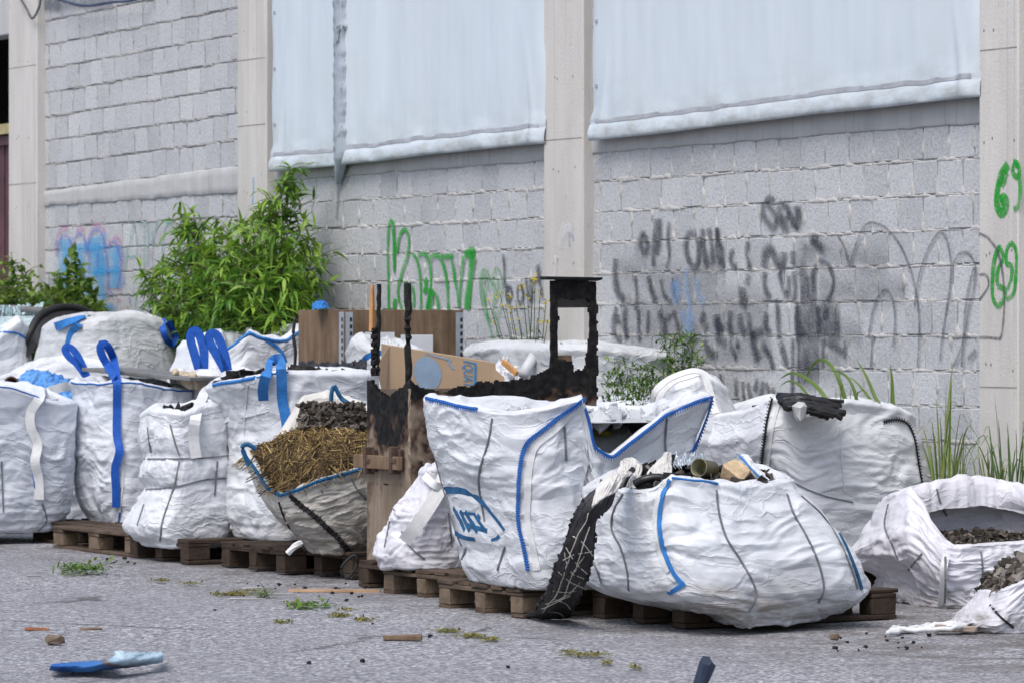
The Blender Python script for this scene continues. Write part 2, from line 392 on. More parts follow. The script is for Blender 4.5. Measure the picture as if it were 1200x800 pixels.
def bay_wall(bay, x0, x1, zlines, band, dark):
    r = np.random.default_rng(40+bay)
    m = MB(); info = []
    for k in range(len(zlines)-1):
        za, zb = zlines[k], zlines[k+1]
        if zb - za < .05: continue
        if band and za >= band[0]-.01 and zb <= band[1]+.01: info.append((za, zb, None)); continue
        edges = [x0 - (.125 if k % 2 else .0) - r.uniform(0, .03)]
        while edges[-1] < x1: edges.append(edges[-1] + .24 + r.normal(0, .006))
        tk = r.normal(0, .12)
        for e0, e1 in zip(edges[:-1], edges[1:]):
            a, b = max(e0, x0), min(e1, x1)
            if b - a < .03: continue
            g = .005 if not dark else .006
            cx, cz = (a+b)/2, (za+zb)/2
            dz = course_tilt(bay, cx, cz) + r.normal(0, .002)
            R = rotaxis((0, 1, 0), r.normal(0, .004))
            tn = np.clip(.5 + r.normal(0, .20) + tk*.5, 0, 1)
            m.box((cx, .06 + r.normal(0, .0022), cz+dz), ((b-a)/2-g, .06, (zb-za)/2-g*1.15), R, bev=.005, a=tn)
        info.append((za, zb, np.array(edges)))
    wl = m.build('block_wall', M['block'], ware, attr='tint')
    # mortar: a back sheet and rough strips that squeeze out of the joints
    vs = [(x0, .014, zlines[0]), (x1, .014, zlines[0]), (x1, .014, zlines[-1]+.1), (x0, .014, zlines[-1]+.1)]; fs = [(0, 1, 2, 3)]
    prof = np.array([-1, -.8, -.45, 0, .45, .8, 1]); pk = np.array([0, .62, .95, 1, .95, .62, 0])
    def strip(c, nrm, sd, bed):
        n = len(c); q = len(vs)
        n1 = field(1, n, 1, 5, sd, False)[0]; n2 = field(1, n, 1, 20, sd+1, False)[0]; n3 = field(7, n, 1.2, 1.4, sd+2, False); n4 = field(1, n, 1, 2.2, sd+3, False)[0]
        if dark: w_ = np.clip(.009+.003*n1+.003*n2, .004, .02); h_ = np.clip(.010+.004*n1+.006*n2, .002, .019)
        elif bed: w_ = np.clip(.0125+.004*n1+.004*n2+.002*n4, .007, .034); h_ = np.clip(.0145+.003*n1+.0035*n2, .004, .019)
        else: w_ = np.clip(.010+.004*n1+.006*n2, .004, .03); h_ = np.clip(.0125+.004*n1+.007*n2, .002, .022)
        off = .003*n1
        for i in range(n):
            for j in range(7):
                p = c[i] + nrm*(prof[j]*w_[i]+off[i]+.0012*n3[j, i])
                vs.append((p[0], .0145 - h_[i]*pk[j] - .0014*n3[j, i]*pk[j], p[2]))
            if i: fs.extend([(q+7*(i-1)+j, q+7*(i-1)+j+1, q+7*i+j+1, q+7*i+j) for j in range(6)])
    sd = 1000*bay
    for za, zb, ed in info:
        sd += 10; xs = np.arange(x0, x1, .011)
        zc = za + np.array([course_tilt(bay, x, za) for x in xs])
        strip(np.stack([xs, 0*xs, zc], 1), np.array([0, 0, 1.0]), sd, True)
        if ed is not None:
            for e in ed:
                if x0+.01 < e < x1-.01:
                    sd += 10; z_ = np.linspace(za, zb, 16); strip(np.stack([0*z_+e, 0*z_, z_+course_tilt(bay, e, za+.02)], 1), np.array([1.0, 0, 0]), sd, False)
    mesh_obj('mortar', vs, fs, M['mortar_dark' if dark else 'mortar'], wl, smooth=True)
    if band:
        n = 140; xs = np.linspace(x0+.002, x1-.002, n)
        q = 8; V_ = np.zeros((q, n, 3))
        lo = band[0] - .010 + .003*field(1, n, 3, 3, 60+bay, False)[0]; hi = band[1] + .010 + .003*field(1, n, 3, 8, 70+bay, False)[0] + (.016*(xs-pil[1][0])*1.3 if bay == 0 else 0)
        for kk, (yy, tt) in enumerate(((.05, 0), (-.004, 0), (-.012, .05), (-.013, .3), (-.013, .7), (-.012, .95), (-.004, 1), (.05, 1))):
            V_[kk, :, 0] = xs; V_[kk, :, 1] = yy + .002*field(1, n, 2, 3, 80+kk, False)[0]; V_[kk, :, 2] = lo + (hi-lo)*tt
        mesh_obj('concrete_band', V_.reshape(-1, 3), grid_faces(q, n), M['band'], ware, smooth=True)
    return wl
zl = [-.067 + .2*k for k in range(13)] ; zl[-1] = 2.335
zl2 = zl[:-1] + [2.335, 2.53, 2.74] + [2.94+.2*k for k in range(10)]
wallR = bay_wall(2, pil[2][1]-.02, pil[3][0]+.02, [-.067+.2*k for k in range(14)] + [2.74] + [2.94+.2*k for k in range(9)], (2.53, 2.74), False)
wallM = bay_wall(1, pil[1][1]-.02, pil[2][0]+.02, [-.073+.1985*k for k in range(14)] + [2.70] + [2.90+.2*k for k in range(9)], (2.50, 2.70), False)
wallL = bay_wall(0, pil[0][1]-.02, pil[1][0]+.02, [-.10+.195*k for k in range(14)] + [2.62] + [2.83+.203*k for k in range(12)], (2.43, 2.62), True)
# end bays, roof beam and the depth of the building
m = MB(); m.box((pil[3][1]+2.6, .10, 3.1), (2.6, .10, 3.1), bev=.01); m.build('plain_wall', M['concrete'], ware)
m = MB(); m.box(((pil[0][0]+pil[3][1])/2 - 1.5, .10, 5.72), ((pil[3][1]-pil[0][0])/2 + 7, .135, .48), bev=.02); m.build('roof_beam', M['band'], ware)
# the dark opening at the far end: side walls, back, maroon gate
xa, xb = pil[0][0]-4.2, pil[0][0]
m = MB(); m.box(((xa+xb)/2, 3.2, 2.6), (2.1, .05, 2.6)); m.box((xa, 1.7, 2.6), (.05, 1.5, 2.6)); m.box(((xa+xb)/2, 1.7, 5.25), (2.1, 1.5, .05)); m.box((xb+.35, 1.7, 2.6), (.05, 1.5, 2.6))
m.build('interior', M['dark_room'], ware)
m = MB(); m.box(((xa+xb)/2, .10, 4.35), (2.1, .10, .42), bev=.01); m.build('lintel', M['band'], ware)
m = MB()
for q in range(14): m.box((xb-.15-.30*q, .42, 1.55), (.135, .02, 1.55), bev=.004)
m.box((xb-2.1, .38, 3.06), (2.1, .03, .04)); m.box((xb-2.1, .38, 1.2), (2.1, .015, .03))
m.build('gate_leaf', M['maroon'], ware)
m = MB(); m.box((xb-2.1, .36, 3.16), (2.1, .05, .045)); m.build('gate_rail', plain('yellow_rail', (.42, .36, .20), .8), ware)
m = MB(); m.box((xa-2.6, .10, 3.1), (2.6, .10, 3.1), bev=.01); m.build('plain_wall', M['concrete'], ware)
# conduit beside the far pillar and a drooping cable
m = MB(); m.tube([W(44.5, y, -.015) for y in (128, 200, 280, 360)], .018, 6); m.build('conduit', plain('dark_pipe', (.07, .06, .055), .6), ware, True)
def cable(pts, r, mat, label):
    m = MB(); m.tube(interp_path([W(*p) for p in pts], 50), r, 6); o = m.build('cable', mat, None, True); tag(o, label, 'cable')
cable([(18, -70, -.10), (20, -14, -.11), (32, 12, -.13), (38, 22, -.12), (46, 8, -.10), (48, -10, -.1), (50, -70, -.08)], .010, plain('grey_cable', (.10, .10, .11), .5), 'thin dark cable looped in front of the top of the far left pillar')
cable([(58, -70, -.06), (58, -30, -.07), (62, -6, -.08), (80, 3, -.09), (100, 7, -.09), (130, 3, -.09), (165, -4, -.09), (172, -30, -.08), (174, -70, -.06)], .013, plain('blue_cable', (.055, .07, .13), .5), 'blue grey cable sagging across the top of the left block wall')

# ------------------------------------------------------------------ sprayed graffiti, in the plane of the wall it is on
def m_spray(name, col, dens, soft):
    k = NT(name); uv = k.coord('UV'); v = k.coord()
    sx = k.n('SeparateXYZ'); k.t.links.new(uv, sx.inputs[0])
    e = k.math('SUBTRACT', 1.0, k.math('ABSOLUTE', sx.outputs[0]))
    a = k.ramp(e, [(0, 0), (soft, 1)])
    n = k.ramp(k.noise(v, 9, 5, .7), [(.3, .45), (.62, 1)]); g = k.ramp(k.noise(v, 75, 3, .7), [(.36, .35), (.5, 1)])
    al = k.math('MULTIPLY', k.math('MULTIPLY', a, n), k.math('MULTIPLY', g, dens))
    m = k.fin(col, .6, None, .2, alpha=al); return m
SPR = {'green': m_spray('green_spray', (.012, .33, .028), .97, .30), 'green2': m_spray('faint_green_spray', (.012, .33, .028), .6, .6),
       'black': m_spray('black_spray', (.040, .046, .065), .74, .75), 'faint': m_spray('faint_black_spray', (.05, .055, .075), .5, .95),
       'haze': m_spray('black_overspray', (.06, .065, .085), .34, 1.0), 'thin': m_spray('grey_spray', (.10, .10, .125), .75, .5), 'pink': m_spray('pink_spray', (.55, .14, .40), .45, .9), 'cyan': m_spray('cyan_spray', (.07, .42, .80), .75, .95),
       'violet': m_spray('violet_spray', (.16, .16, .60), .55, .9), 'teal': m_spray('teal_spray', (.02, .34, .28), .6, .8), 'sky': m_spray('pale_blue_spray', (.25, .42, .70), .5, .9),
       'grime': m_spray('grey_drip', (.22, .24, .28), .7, .7), 'white': m_spray('white_paint', (.75, .76, .78), .6, .6), 'brown': m_spray('brown_stain', (.16, .11, .08), .6, .8)}
glayer = [0]
def spray(strokes, colour, parent, label, width=.03, y=-.0115, wmul=1.0):
    vs, fs, uvs = [], [], []
    for s_ in strokes:
        wd = width
        if isinstance(s_, tuple) and isinstance(s_[0], (int, float)) is False and isinstance(s_[1], (int, float)): s_, wd = s_
        glayer[0] += 1
        pts = np.array([W(px, py, y) for px, py in s_])
        n = max(12, int(np.linalg.norm(np.diff(pts, axis=0), axis=1).sum()/.012))
        c = interp_path(pts, n); t = np.gradient(c, axis=0); t /= np.linalg.norm(t, axis=1)[:, None]+1e-9
        nr = np.stack([-t[:, 2], 0*t[:, 0], t[:, 0]], 1)
        ww = wmul*wd*(.6 if colour in ('green', 'green2', 'thin', 'teal', 'white') else .70 if colour == 'black' else .85)*(1 + .12*np.sin(np.linspace(0, 9, n)+glayer[0]))[:, None]
        b = len(vs); c[:, 1] -= .00012*(glayer[0] % 25) + np.linspace(0, .00008, n)
        for q in range(n):
            vs += [c[q]-nr[q]*ww[q], c[q], c[q]+nr[q]*ww[q]]; uvs += [(-1, q/n), (0, q/n), (1, q/n)]
            if q: a0 = b+3*(q-1); fs += [(a0, a0+1, a0+4, a0+3), (a0+1, a0+2, a0+5, a0+4)]
    o = mesh_obj('graffiti', vs, fs, SPR[colour], parent, uv=uvs); o['label'] = label
    return o
def gc(x0, y0, s, *strokes):
    out = []
    for st in strokes:
        if isinstance(st, tuple): out.append(([(x0+x/s, y0+y/s) for x, y in st[0]], st[1]))
        else: out.append([(x0+x/s, y0+y/s) for x, y in st])
    return out
A = lambda *st: gc(440, 250, 5, *st)
spray(A([(78,570),(75,400),(70,250),(72,120),(80,60),(92,48),(104,70),(108,140),(110,250),(108,350)], [(100,90),(106,200),(107,330)],
        [(125,235),(135,160),(155,105),(175,98),(192,130),(195,200),(180,270),(150,360),(130,450),(140,520),(155,565)],
        [(215,238),(240,270),(258,350),(265,450),(266,565)], [(250,250),(275,235),(305,260),(320,330),(325,420),(312,500),(300,565)],
        ([(290,380),(296,420),(285,470)], .05), ([(322,440),(318,520),(310,565)], .085), [(335,470),(355,480),(366,530),(366,565)],
        [(320,265),(345,245),(380,265),(405,330),(420,420),(424,500),(426,565)], ([(385,252),(420,255),(455,248)], .032), [(440,255),(455,320),(465,390),(478,460),(488,530)],
        [(488,550),(495,450),(505,350),(515,250)], ([(572,225),(560,340),(545,460),(535,565)], .075), ([(520,245),(545,222),(585,215)], .045),
        ([(580,215),(560,250),(530,250)], .03), ([(115,500),(112,565)], .06), ([(178,400),(172,470),(182,560)], .04), [(205,420),(225,470),(222,560)]),
      'green', wallM, 'tall green spray-painted letters above the plywood crate', .034)
spray(A([(690,740),(670,660),(645,590),(620,500),(612,400),(630,335),(655,340),(675,390),(690,430),(690,380),(705,325),(728,335),(742,400),(740,500),(722,600),(705,740)],
        [(625,470),(622,400),(640,360),(660,400),(665,460)], [(705,420),(700,470),(690,540),(700,640)], [(715,380),(720,440),(700,520)], [(650,400),(640,470),(650,560),(675,640)], [(635,430),(640,520),(665,620)]),
      'green2', wallM, 'green spray-painted heart scribble', .026)
spray(A([(748,240),(752,300),(755,380),(758,440)], [(765,430),(790,440),(800,480),(775,520),(765,470)], [(838,420),(830,480),(845,530),(865,480),(850,410)], [(880,380),(890,450),(910,530)],
        ([(950,300),(955,350),(960,380)], .06), [(900,400),(930,390),(960,400),(975,490)], ([(760,450),(780,470)], .06), [(905,420),(915,470),(908,520)]), 'black', wallM, 'small smeared black lettering beside the green heart', .036)
spray([([(395,60),(396,150),(395,200)], .05), ([(394,195),(396,225),(395,245),(394,257)], .030)], 'grime', wallM, 'grey drip running down below the torn strip')
# right bay, black tags
spray([([(722, 318), (760, 322), (800, 326), (850, 320)], .16), ([(728, 352), (780, 356), (840, 352), (900, 356)], .18), ([(725, 384), (770, 386), (830, 384), (900, 388)], .17), ([(800, 410), (850, 414), (905, 412)], .14), ([(950, 290), (985, 300), (1040, 306)], .14), ([(960, 335), (1010, 340), (1060, 338)], .16), ([(975, 385), (1010, 390)], .14), ([(745, 285), (760, 300)], .12), ([(815, 300), (850, 306)], .10), ([(930, 430), (985, 432)], .14)], 'haze', wallR, 'grey haze of overspray behind the black letters', .12)
B = lambda *st: gc(700, 220, 4.447, *st)
blk = B(([(240,225),(225,290),(245,340),(262,290),(240,240)], .05), ([(305,165),(298,260),(290,340),(295,410)], .055), ([(325,160),(322,250),(310,350)], .06), [(375,180),(368,250),(375,350),(360,420)],
        ([(520,250),(480,240),(462,300),(480,380),(515,420),(530,360),(525,260)], .055), ([(550,215),(545,280),(560,360),(575,420)], .06), ([(580,210),(595,300),(605,400)], .05), [(625,210),(620,300),(640,400)],
        ([(95,370),(90,460),(105,540),(140,590)], .07), ([(100,620),(85,690),(90,760),(125,800)], .06), ([(145,620),(140,700),(155,790)], .06), [(195,460),(205,560),(200,640)], ([(215,640),(215,740),(222,800)], .05),
        ([(265,460),(280,530),(305,590)], .06), ([(320,640),(345,720),(355,790)], .08), [(395,470),(395,540),(420,590)], [(400,640),(420,720),(440,790)], ([(560,650),(545,700),(575,740)], .06), ([(620,660),(625,720),(660,740)], .07), ([(105,660),(105,710)],.07),
        [(330,480),(350,560),(390,600)], [(265,640),(262,760)], [(345,700),(400,650)])
spray(blk, 'black', wallR, 'smeared black graffiti lettering', .042)
spray(B(([(400,490),(395,540),(415,590),(425,520),(400,490)], .06), ([(465,420),(460,500),(480,600),(490,760)], .05), ([(520,470),(525,560),(560,600)], .05), ([(440,640),(465,720),(475,780)], .06), ([(470,640),(500,700)], .06)), 'sky', wallR, 'pale blue overspray', .05)
D_ = lambda *st: gc(840, 220, 4.447, *st)
spray(D_(([(275,90),(245,90),(240,140),(270,185),(300,210),(305,150),(275,100)], .05), ([(345,75),(325,110),(320,160),(345,200),(375,225)], .06), ([(345,80),(370,120),(360,170),(330,150)], .045), ([(410,95),(415,150),(390,170),(380,120)], .05), ([(425,100),(430,170),(405,210)], .05), ([(385,190),(425,215)], .04), ([(250,70),(275,60),(300,65)], .05)),
      'black', wallR, 'short black tag high on the right wall', .045)
spray(D_(([(90,330),(70,350),(80,400),(105,410)], .05), ([(160,280),(158,350),(175,430)], .05), ([(165,450),(155,510)], .06), ([(135,520),(130,580),(160,600)], .08), ([(70,640),(65,720),(80,780)], .06), ([(115,660),(125,720),(150,760)], .07), ([(165,650),(170,720),(185,780)], .05),
          ([(245,420),(255,340),(285,325),(305,370),(325,410)], .075), ([(350,335),(345,400),(320,420)], .07), ([(250,440),(250,520),(280,580)], .05), ([(325,440),(345,520),(370,560),(375,460)], .05), ([(310,580),(320,680),(325,790)], .055), ([(260,650),(255,710),(280,760)], .06), ([(400,330),(395,400)], .06), ([(400,440),(410,520),(400,590)], .05), [(0,210),(15,300),(40,420)], [(20,290),(35,340)],
          ([(5,680),(15,750)], .07), ([(180,770),(240,740)], .06)), 'black', wallR, 'row of smeared black letters', .04)
spray(D_(([(430,480),(520,480)], .11), ([(435,540),(520,540)], .11), ([(435,580),(520,585)], .07), ([(415,650),(640,650)], .13), ([(415,720),(640,715)], .13), ([(415,765),(640,765)], .09), ([(480,270),(520,280),(560,330)], .06), ([(470,290),(445,380),(430,460)], .10)), 'faint', wallR, 'grey sprayed blocks over the black tags', .1)
spray(D_(([(420,620),(425,700),(440,780)], .06), ([(490,270),(545,320)], .05), ([(525,620),(535,760)], .05), ([(575,620),(560,690)], .05), [(530,380),(580,400),(608,470),(600,540),(575,590)], [(520,400),(500,450),(505,540)], [(420,600),(410,700),(420,800)]), 'black', wallR, 'black outlines over the grey blocks', .035)
E_ = lambda *st: gc(960, 240, 4.2125, *st)
spray(E_([(90,150),(125,210),(150,310)], [(150,305),(185,190),(225,105),(275,90),(340,125),(400,200),(440,290),(465,370),(485,470),(495,600),(485,800)], [(470,500),(490,370),(530,240),(590,140),(625,160),(650,280),(648,390),(625,540),(605,680),(597,770)],
         [(660,300),(690,245),(735,240),(770,300),(765,400),(735,540),(715,660),(665,800)], [(765,310),(740,400),(722,520),(712,660),(705,800)], [(245,650),(262,540),(290,460),(330,420),(360,460),(375,560),(365,700)], [(265,640),(255,800)], [(45,310),(70,370),(50,450),(20,490)], [(790,150),(840,180),(890,260)], ([(735,760),(775,715)], .03)),
      'thin', wallR, 'thin grey looping spray lines', .020)
spray([(s, .018) for s in E_([(790,140),(835,165),(880,230),(905,330),(915,470),(905,620),(895,662)], [(785,345),(825,350),(835,400),(790,470)], [(790,655),(830,655),(895,662)])], 'thin', [o for o in ware.children if o.name.startswith('pillar')][-1], 'faint grey loops', .018, y=-.083)
P4 = [o for o in ware.children if o.name.startswith('pillar')][-1]
spray(gc(1020, 100, 2.961, ([(478,275),(455,310),(440,370),(440,420),(455,445),(470,420),(465,390),(448,395)], .05), ([(470,300),(452,350)], .06), [(515,285),(500,275),(493,300),(510,320),(518,300),(510,270),(495,265)], [(516,300),(520,360),(512,420),(497,432)], [(452,410),(460,405)]), 'green', P4, 'green sprayed number 69, upper one', .032, y=-.083)
spray(gc(960, 240, 4.2125, ([(890,205),(865,270),(855,370),(858,460),(880,500),(910,470),(915,420),(880,400)], .033), [(885,205),(905,240),(905,270),(880,330),(878,400)], [(945,185),(970,220),(972,320),(958,440),(925,470)], [(945,190),(925,225),(925,290),(948,300),(950,350),(930,420)]), 'green', P4, 'green sprayed number 69, lower one', .028, y=-.083)
Fz = lambda *st: gc(800, 380, 6, *st)
spray(Fz([(268,345),(265,400),(285,450)], [(372,370),(375,500)], [(425,400),(430,540)], [(455,410),(475,500),(490,545)], [(525,385),(505,470)], [(570,400),(550,480),(545,545)], [(590,410),(610,480)], [(632,440),(640,500)]), 'black', wallR, 'row of short black drips low on the right wall', .045)
spray(Fz(([(480,60),(510,170),(530,260)], .07), ([(560,130),(620,240),(640,320)], .05), ([(690,120),(720,230),(735,290)], .06), ([(150,110),(190,190),(250,220)], .06), ([(330,120),(380,240)], .05), ([(380,170),(395,110)], .05), ([(240,60),(260,120),(310,130)], .06), [(770,100),(770,480)], [(815,110),(815,420)], [(985,110),(985,300)], ([(990,130),(1060,150),(1130,200)], .05), ([(1140,110),(1140,240)], .03)), 'black', wallR, 'black sprayed strokes running down', .04)
spray(Fz(([(830,180),(960,190)], .16), ([(830,280),(960,290)], .12), ([(60,60),(100,140)], .12), ([(830,380),(960,390)], .10)), 'faint', wallR, 'grey overspray low on the right wall', .1)
# left bay, blurred colours
K = lambda *st: gc(50, 240, 5.717, *st)
spray(K(([(150,300),(150,230)], .14), ([(130,560),(150,420),(150,300)], .13), ([(245,520),(245,400),(240,260)], .13), ([(360,480),(360,330),(355,210)], .16), ([(485,560),(487,420),(485,280)], .13), ([(290,600),(310,500)], .15), ([(400,640),(390,500),(400,330)], .10), ([(440,720),(440,660)], .12), ([(270,290),(420,285)], .035), ([(340,440),(520,440)], .03)), 'cyan', wallL, 'pale cyan spray fill', .12, wmul=1.8)
spray(K([(95,350),(110,250),(145,205),(185,240),(200,380)], [(205,240),(240,195),(275,225),(305,320),(315,440)], [(305,280),(330,190),(370,165),(405,220),(425,320),(440,440),(445,560),(470,610)], [(430,290),(485,250),(515,330),(525,440),(500,560)], [(370,330),(370,420)], [(400,640),(410,720)], [(580,620),(585,660)]), 'violet', wallL, 'blurred violet outlines', .035)
spray(K([(85,330),(95,220),(130,165),(170,160)], [(225,180),(250,160),(275,180)], [(300,240),(340,140),(390,140),(420,200)], [(440,260),(490,215),(520,260),(535,400),(520,600)], [(425,500),(430,620)], [(490,640),(520,635)]), 'pink', wallL, 'blurred pink outlines', .035)
spray(K([(605,105),(590,220),(560,350),(542,540)], [(605,110),(628,220),(632,340)], [(565,350),(630,345)], [(640,130),(690,128)], [(680,130),(680,420)], [(706,110),(704,400)], [(768,100),(750,180),(735,260)], [(730,180),(740,300)], [(830,115),(805,250),(800,400)], [(825,110),(870,140)], [(630,590),(615,700),(610,740)], [(670,680),(655,750)], [(935,80),(930,180)]), 'teal', wallL, 'faint teal letters', .024)
spray([[(297,208),(297,222),(296,240)]], 'cyan', [o for o in ware.children if o.name.startswith('pillar')][1], 'thin pale blue drip', .02, y=-.083)
P3 = [o for o in ware.children if o.name.startswith('pillar')][2]
spray([([(655,290),(662,270),(672,268)], .09), ([(652,300),(650,330)], .05)], 'white', P3, 'white paint smudge', .06, y=-.083)
spray([[(668,272),(667,282),(668,290)], [(671,275),(672,283)]], 'violet', P3, 'small blue scratches', .014, y=-.084)

# ------------------------------------------------------------------ tarpaulins closing the upper bays
def m_tarp():
    k = NT('pale_tarpaulin'); uv = k.coord('UV')
    a = k.noise(k.map(uv, (3.2, .22, 1)), 1.6, 5, .6); b = k.noise(uv, 1.2, 4, .6)
    c = k.mix(k.ramp(a, [(.3, 0), (.7, 1)]), (.55, .625, .69), (.625, .695, .755))
    c = k.mix(k.ramp(b, [(.35, .35), (.6, 0)]), c, (.56, .60, .63))
    sp = k.ramp(k.noise(uv, 14, 3, .7), [(.745, 0), (.77, .45)])
    c = k.mix(sp, c, (.25, .25, .22))
    d = k.math('MULTIPLY', k.attr('dirt'), k.ramp(k.noise(k.map(uv, (2.4, 5, 1)), 2, 5, .65), [(.38, 0), (.68, .85)]))
    c = k.mix(d, c, (.22, .20, .155))
    return k.fin(c, .42, k.bump(k.noise(k.map(uv, (9, .6, 1)), 1.5, 4, .55), .12, .02), .35)
M['tarp'] = m_tarp()
def tarp(pxl, pyl, pxr, pyr, ztop, label, seed):
    # rows run from the bottom edge up: rolled hem, seam, flat sheet
    U_ = 170
    p0, p1 = W(pxl, pyl, -.10), W(pxr, pyr, -.10)
    prof = [(0.0, .012), (-.004, -.012), (.004, -.022), (.016, -.027), (.038, -.028), (.06, -.026), (.08, -.022), (.096, -.016), (.104, -.012), (.115, -.015), (.14, -.013)]
    hs = list(np.linspace(.2, 1, 60)); rows = prof + [(z, -.012) for z in np.linspace(.2, ztop - min(p0[2], p1[2]), 70)]
    V_ = len(rows); T = np.zeros((V_, U_, 3)); t = np.linspace(0, 1, U_)
    xs = p0[0] + (p1[0]-p0[0])*t; zb = p0[2] + (p1[2]-p0[2])*t + .003*np.sin(t*9+seed) + .0015*np.sin(t*23)
    f1 = field(V_, U_, 30, 8, seed, False); f2 = field(V_, U_, 8, 3, seed+1, False)
    for i, (dz, dy) in enumerate(rows):
        hem = i < len(prof)
        T[i, :, 0] = xs; T[i, :, 2] = zb + dz*(1 if not hem else (1+.03*f1[0]))
        T[i, :, 1] = -.085 + dy*(1+.28*f1[3]*(1 if hem else 0)) + (.002*f1[i] + .001*f2[i])*(.5 if hem else 1)
    # gathered corners and edge flanges
    for sd, e in ((0, t), (1, 1-t)):
        g = np.exp(-e/.018)
        for i, (dz, dy) in enumerate(rows):
            T[i, :, 1] += g*(.026 + .004*math.sin(dz*9+sd))*(1 if dz > .16 else .5)
            if dz < .9: T[i, :, 1] += -.014*np.exp(-((e-.03-dz*.05)/.008)**2)*(1-dz/.9) + .008*np.exp(-((e-.05-dz*.02)/.006)**2)*(1-dz/.9)
    uvc = np.stack([np.broadcast_to(xs, (V_, U_)), T[:, :, 2]], -1).reshape(-1, 2) + seed*3.7
    dz = T[:, :, 2]-zb[None]; dirt = np.clip(1.2-dz/.16, 0, 1)*.5 + np.clip(.45-dz, 0, .4)*.5
    o = mesh_obj('tarpaulin', T.reshape(-1, 3), grid_faces(V_, U_), M['tarp'], None, True, uvc, {'dirt': dirt.ravel()})
    tag(o, label, 'tarpaulin', 'tarpaulins over the upper bays')
    sm = MB(); seamm = plain('grey_seam_tape', (.40, .42, .46), .5)
    i0 = len(prof)-3
    vs, fs = [], []
    for j in range(3, U_-3):
        gap = .010 + .010*(math.sin(j*.21+seed) > -.75)
        a = T[i0, j] + np.array([0, -.004, 0]); b = T[i0+2, j] + np.array([0, -.004, -.028+gap])
        vs += [a, b]
        if j > 3: q = len(vs); fs.append((q-4, q-2, q-1, q-3))
    mesh_obj('hem_seam', vs, fs, seamm, o)
    mm = MB()
    for z in np.arange(zb[0]+.35, ztop, .42): mm.box((xs[2]+.03, -.085-.008, z), (.012, .004, .012), bev=.004)
    mm.build('eyelet', M['zinc'], o)
    return o
tr = tarp(690, 165, 1146.5, 112, 5.2, 'large pale blue white tarpaulin with a rolled hem over the right bay', 3)
spray([([(47, 2), (90, 3), (132, -1)], .10), ([(47, 6), (70, 8)], .06)], 'grime', wallL, 'dark stain along the top of the wall')
tm = tarp(315, 202, 637.5, 167, 5.2, 'pale tarpaulin with a torn grey vertical strip over the middle bay', 8)
# the torn grey strip hanging down the middle tarpaulin
def m_torn():
    k = NT('torn_tape'); v = k.coord(); uv = k.coord('UV')
    n = k.noise(k.map(v, (9, 9, 3.5)), 2.0, 5, .7, 1.5)
    sx = k.n('SeparateXYZ'); k.t.links.new(uv, sx.inputs[0])
    t = k.ramp(k.math('ADD', n, k.math('MULTIPLY', sx.outputs[1], .30)), [(.68, 0), (.73, 1)])
    c = k.mix(t, (.36, .41, .47), (.075, .08, .085))
    return k.fin(c, .5, k.bump(n, .5, .02), .4)
n = 200; vs, fs, uvs = [], [], []
fr = field(1, n, 3, 3, 91, False)[0]; fr2 = field(1, n, 3, 4, 92, False)[0]
for i in range(n):
    t = i/(n-1); py = 216 - t*420
    c = W(397 + .6*math.sin(t*5), py, -.112 if py < 186 else -.112 + (py-186)*.0028)
    wd = (.035 + .045*min(1, t*11))*(1 if t > .034 else .5+t*14); 
    for q, (s_, y_) in enumerate(((-1, .02), (-.8, -.012), (0, -.022), (.8, -.012), (1, .02))):
        e = (.007*fr[i] if q < 2 else .007*fr2[i] if q > 2 else 0)
        vs.append(c + np.array([s_*wd*1.05+e, y_, 0])); uvs.append((s_, t))
    if i: b = 5*(i-1); fs += [(b+q, b+q+1, b+q+6, b+q+5) for q in range(4)]
mesh_obj('torn_strip', vs, fs, m_torn(), tm, True, uvs)['label'] = 'ragged dark and silver strip'
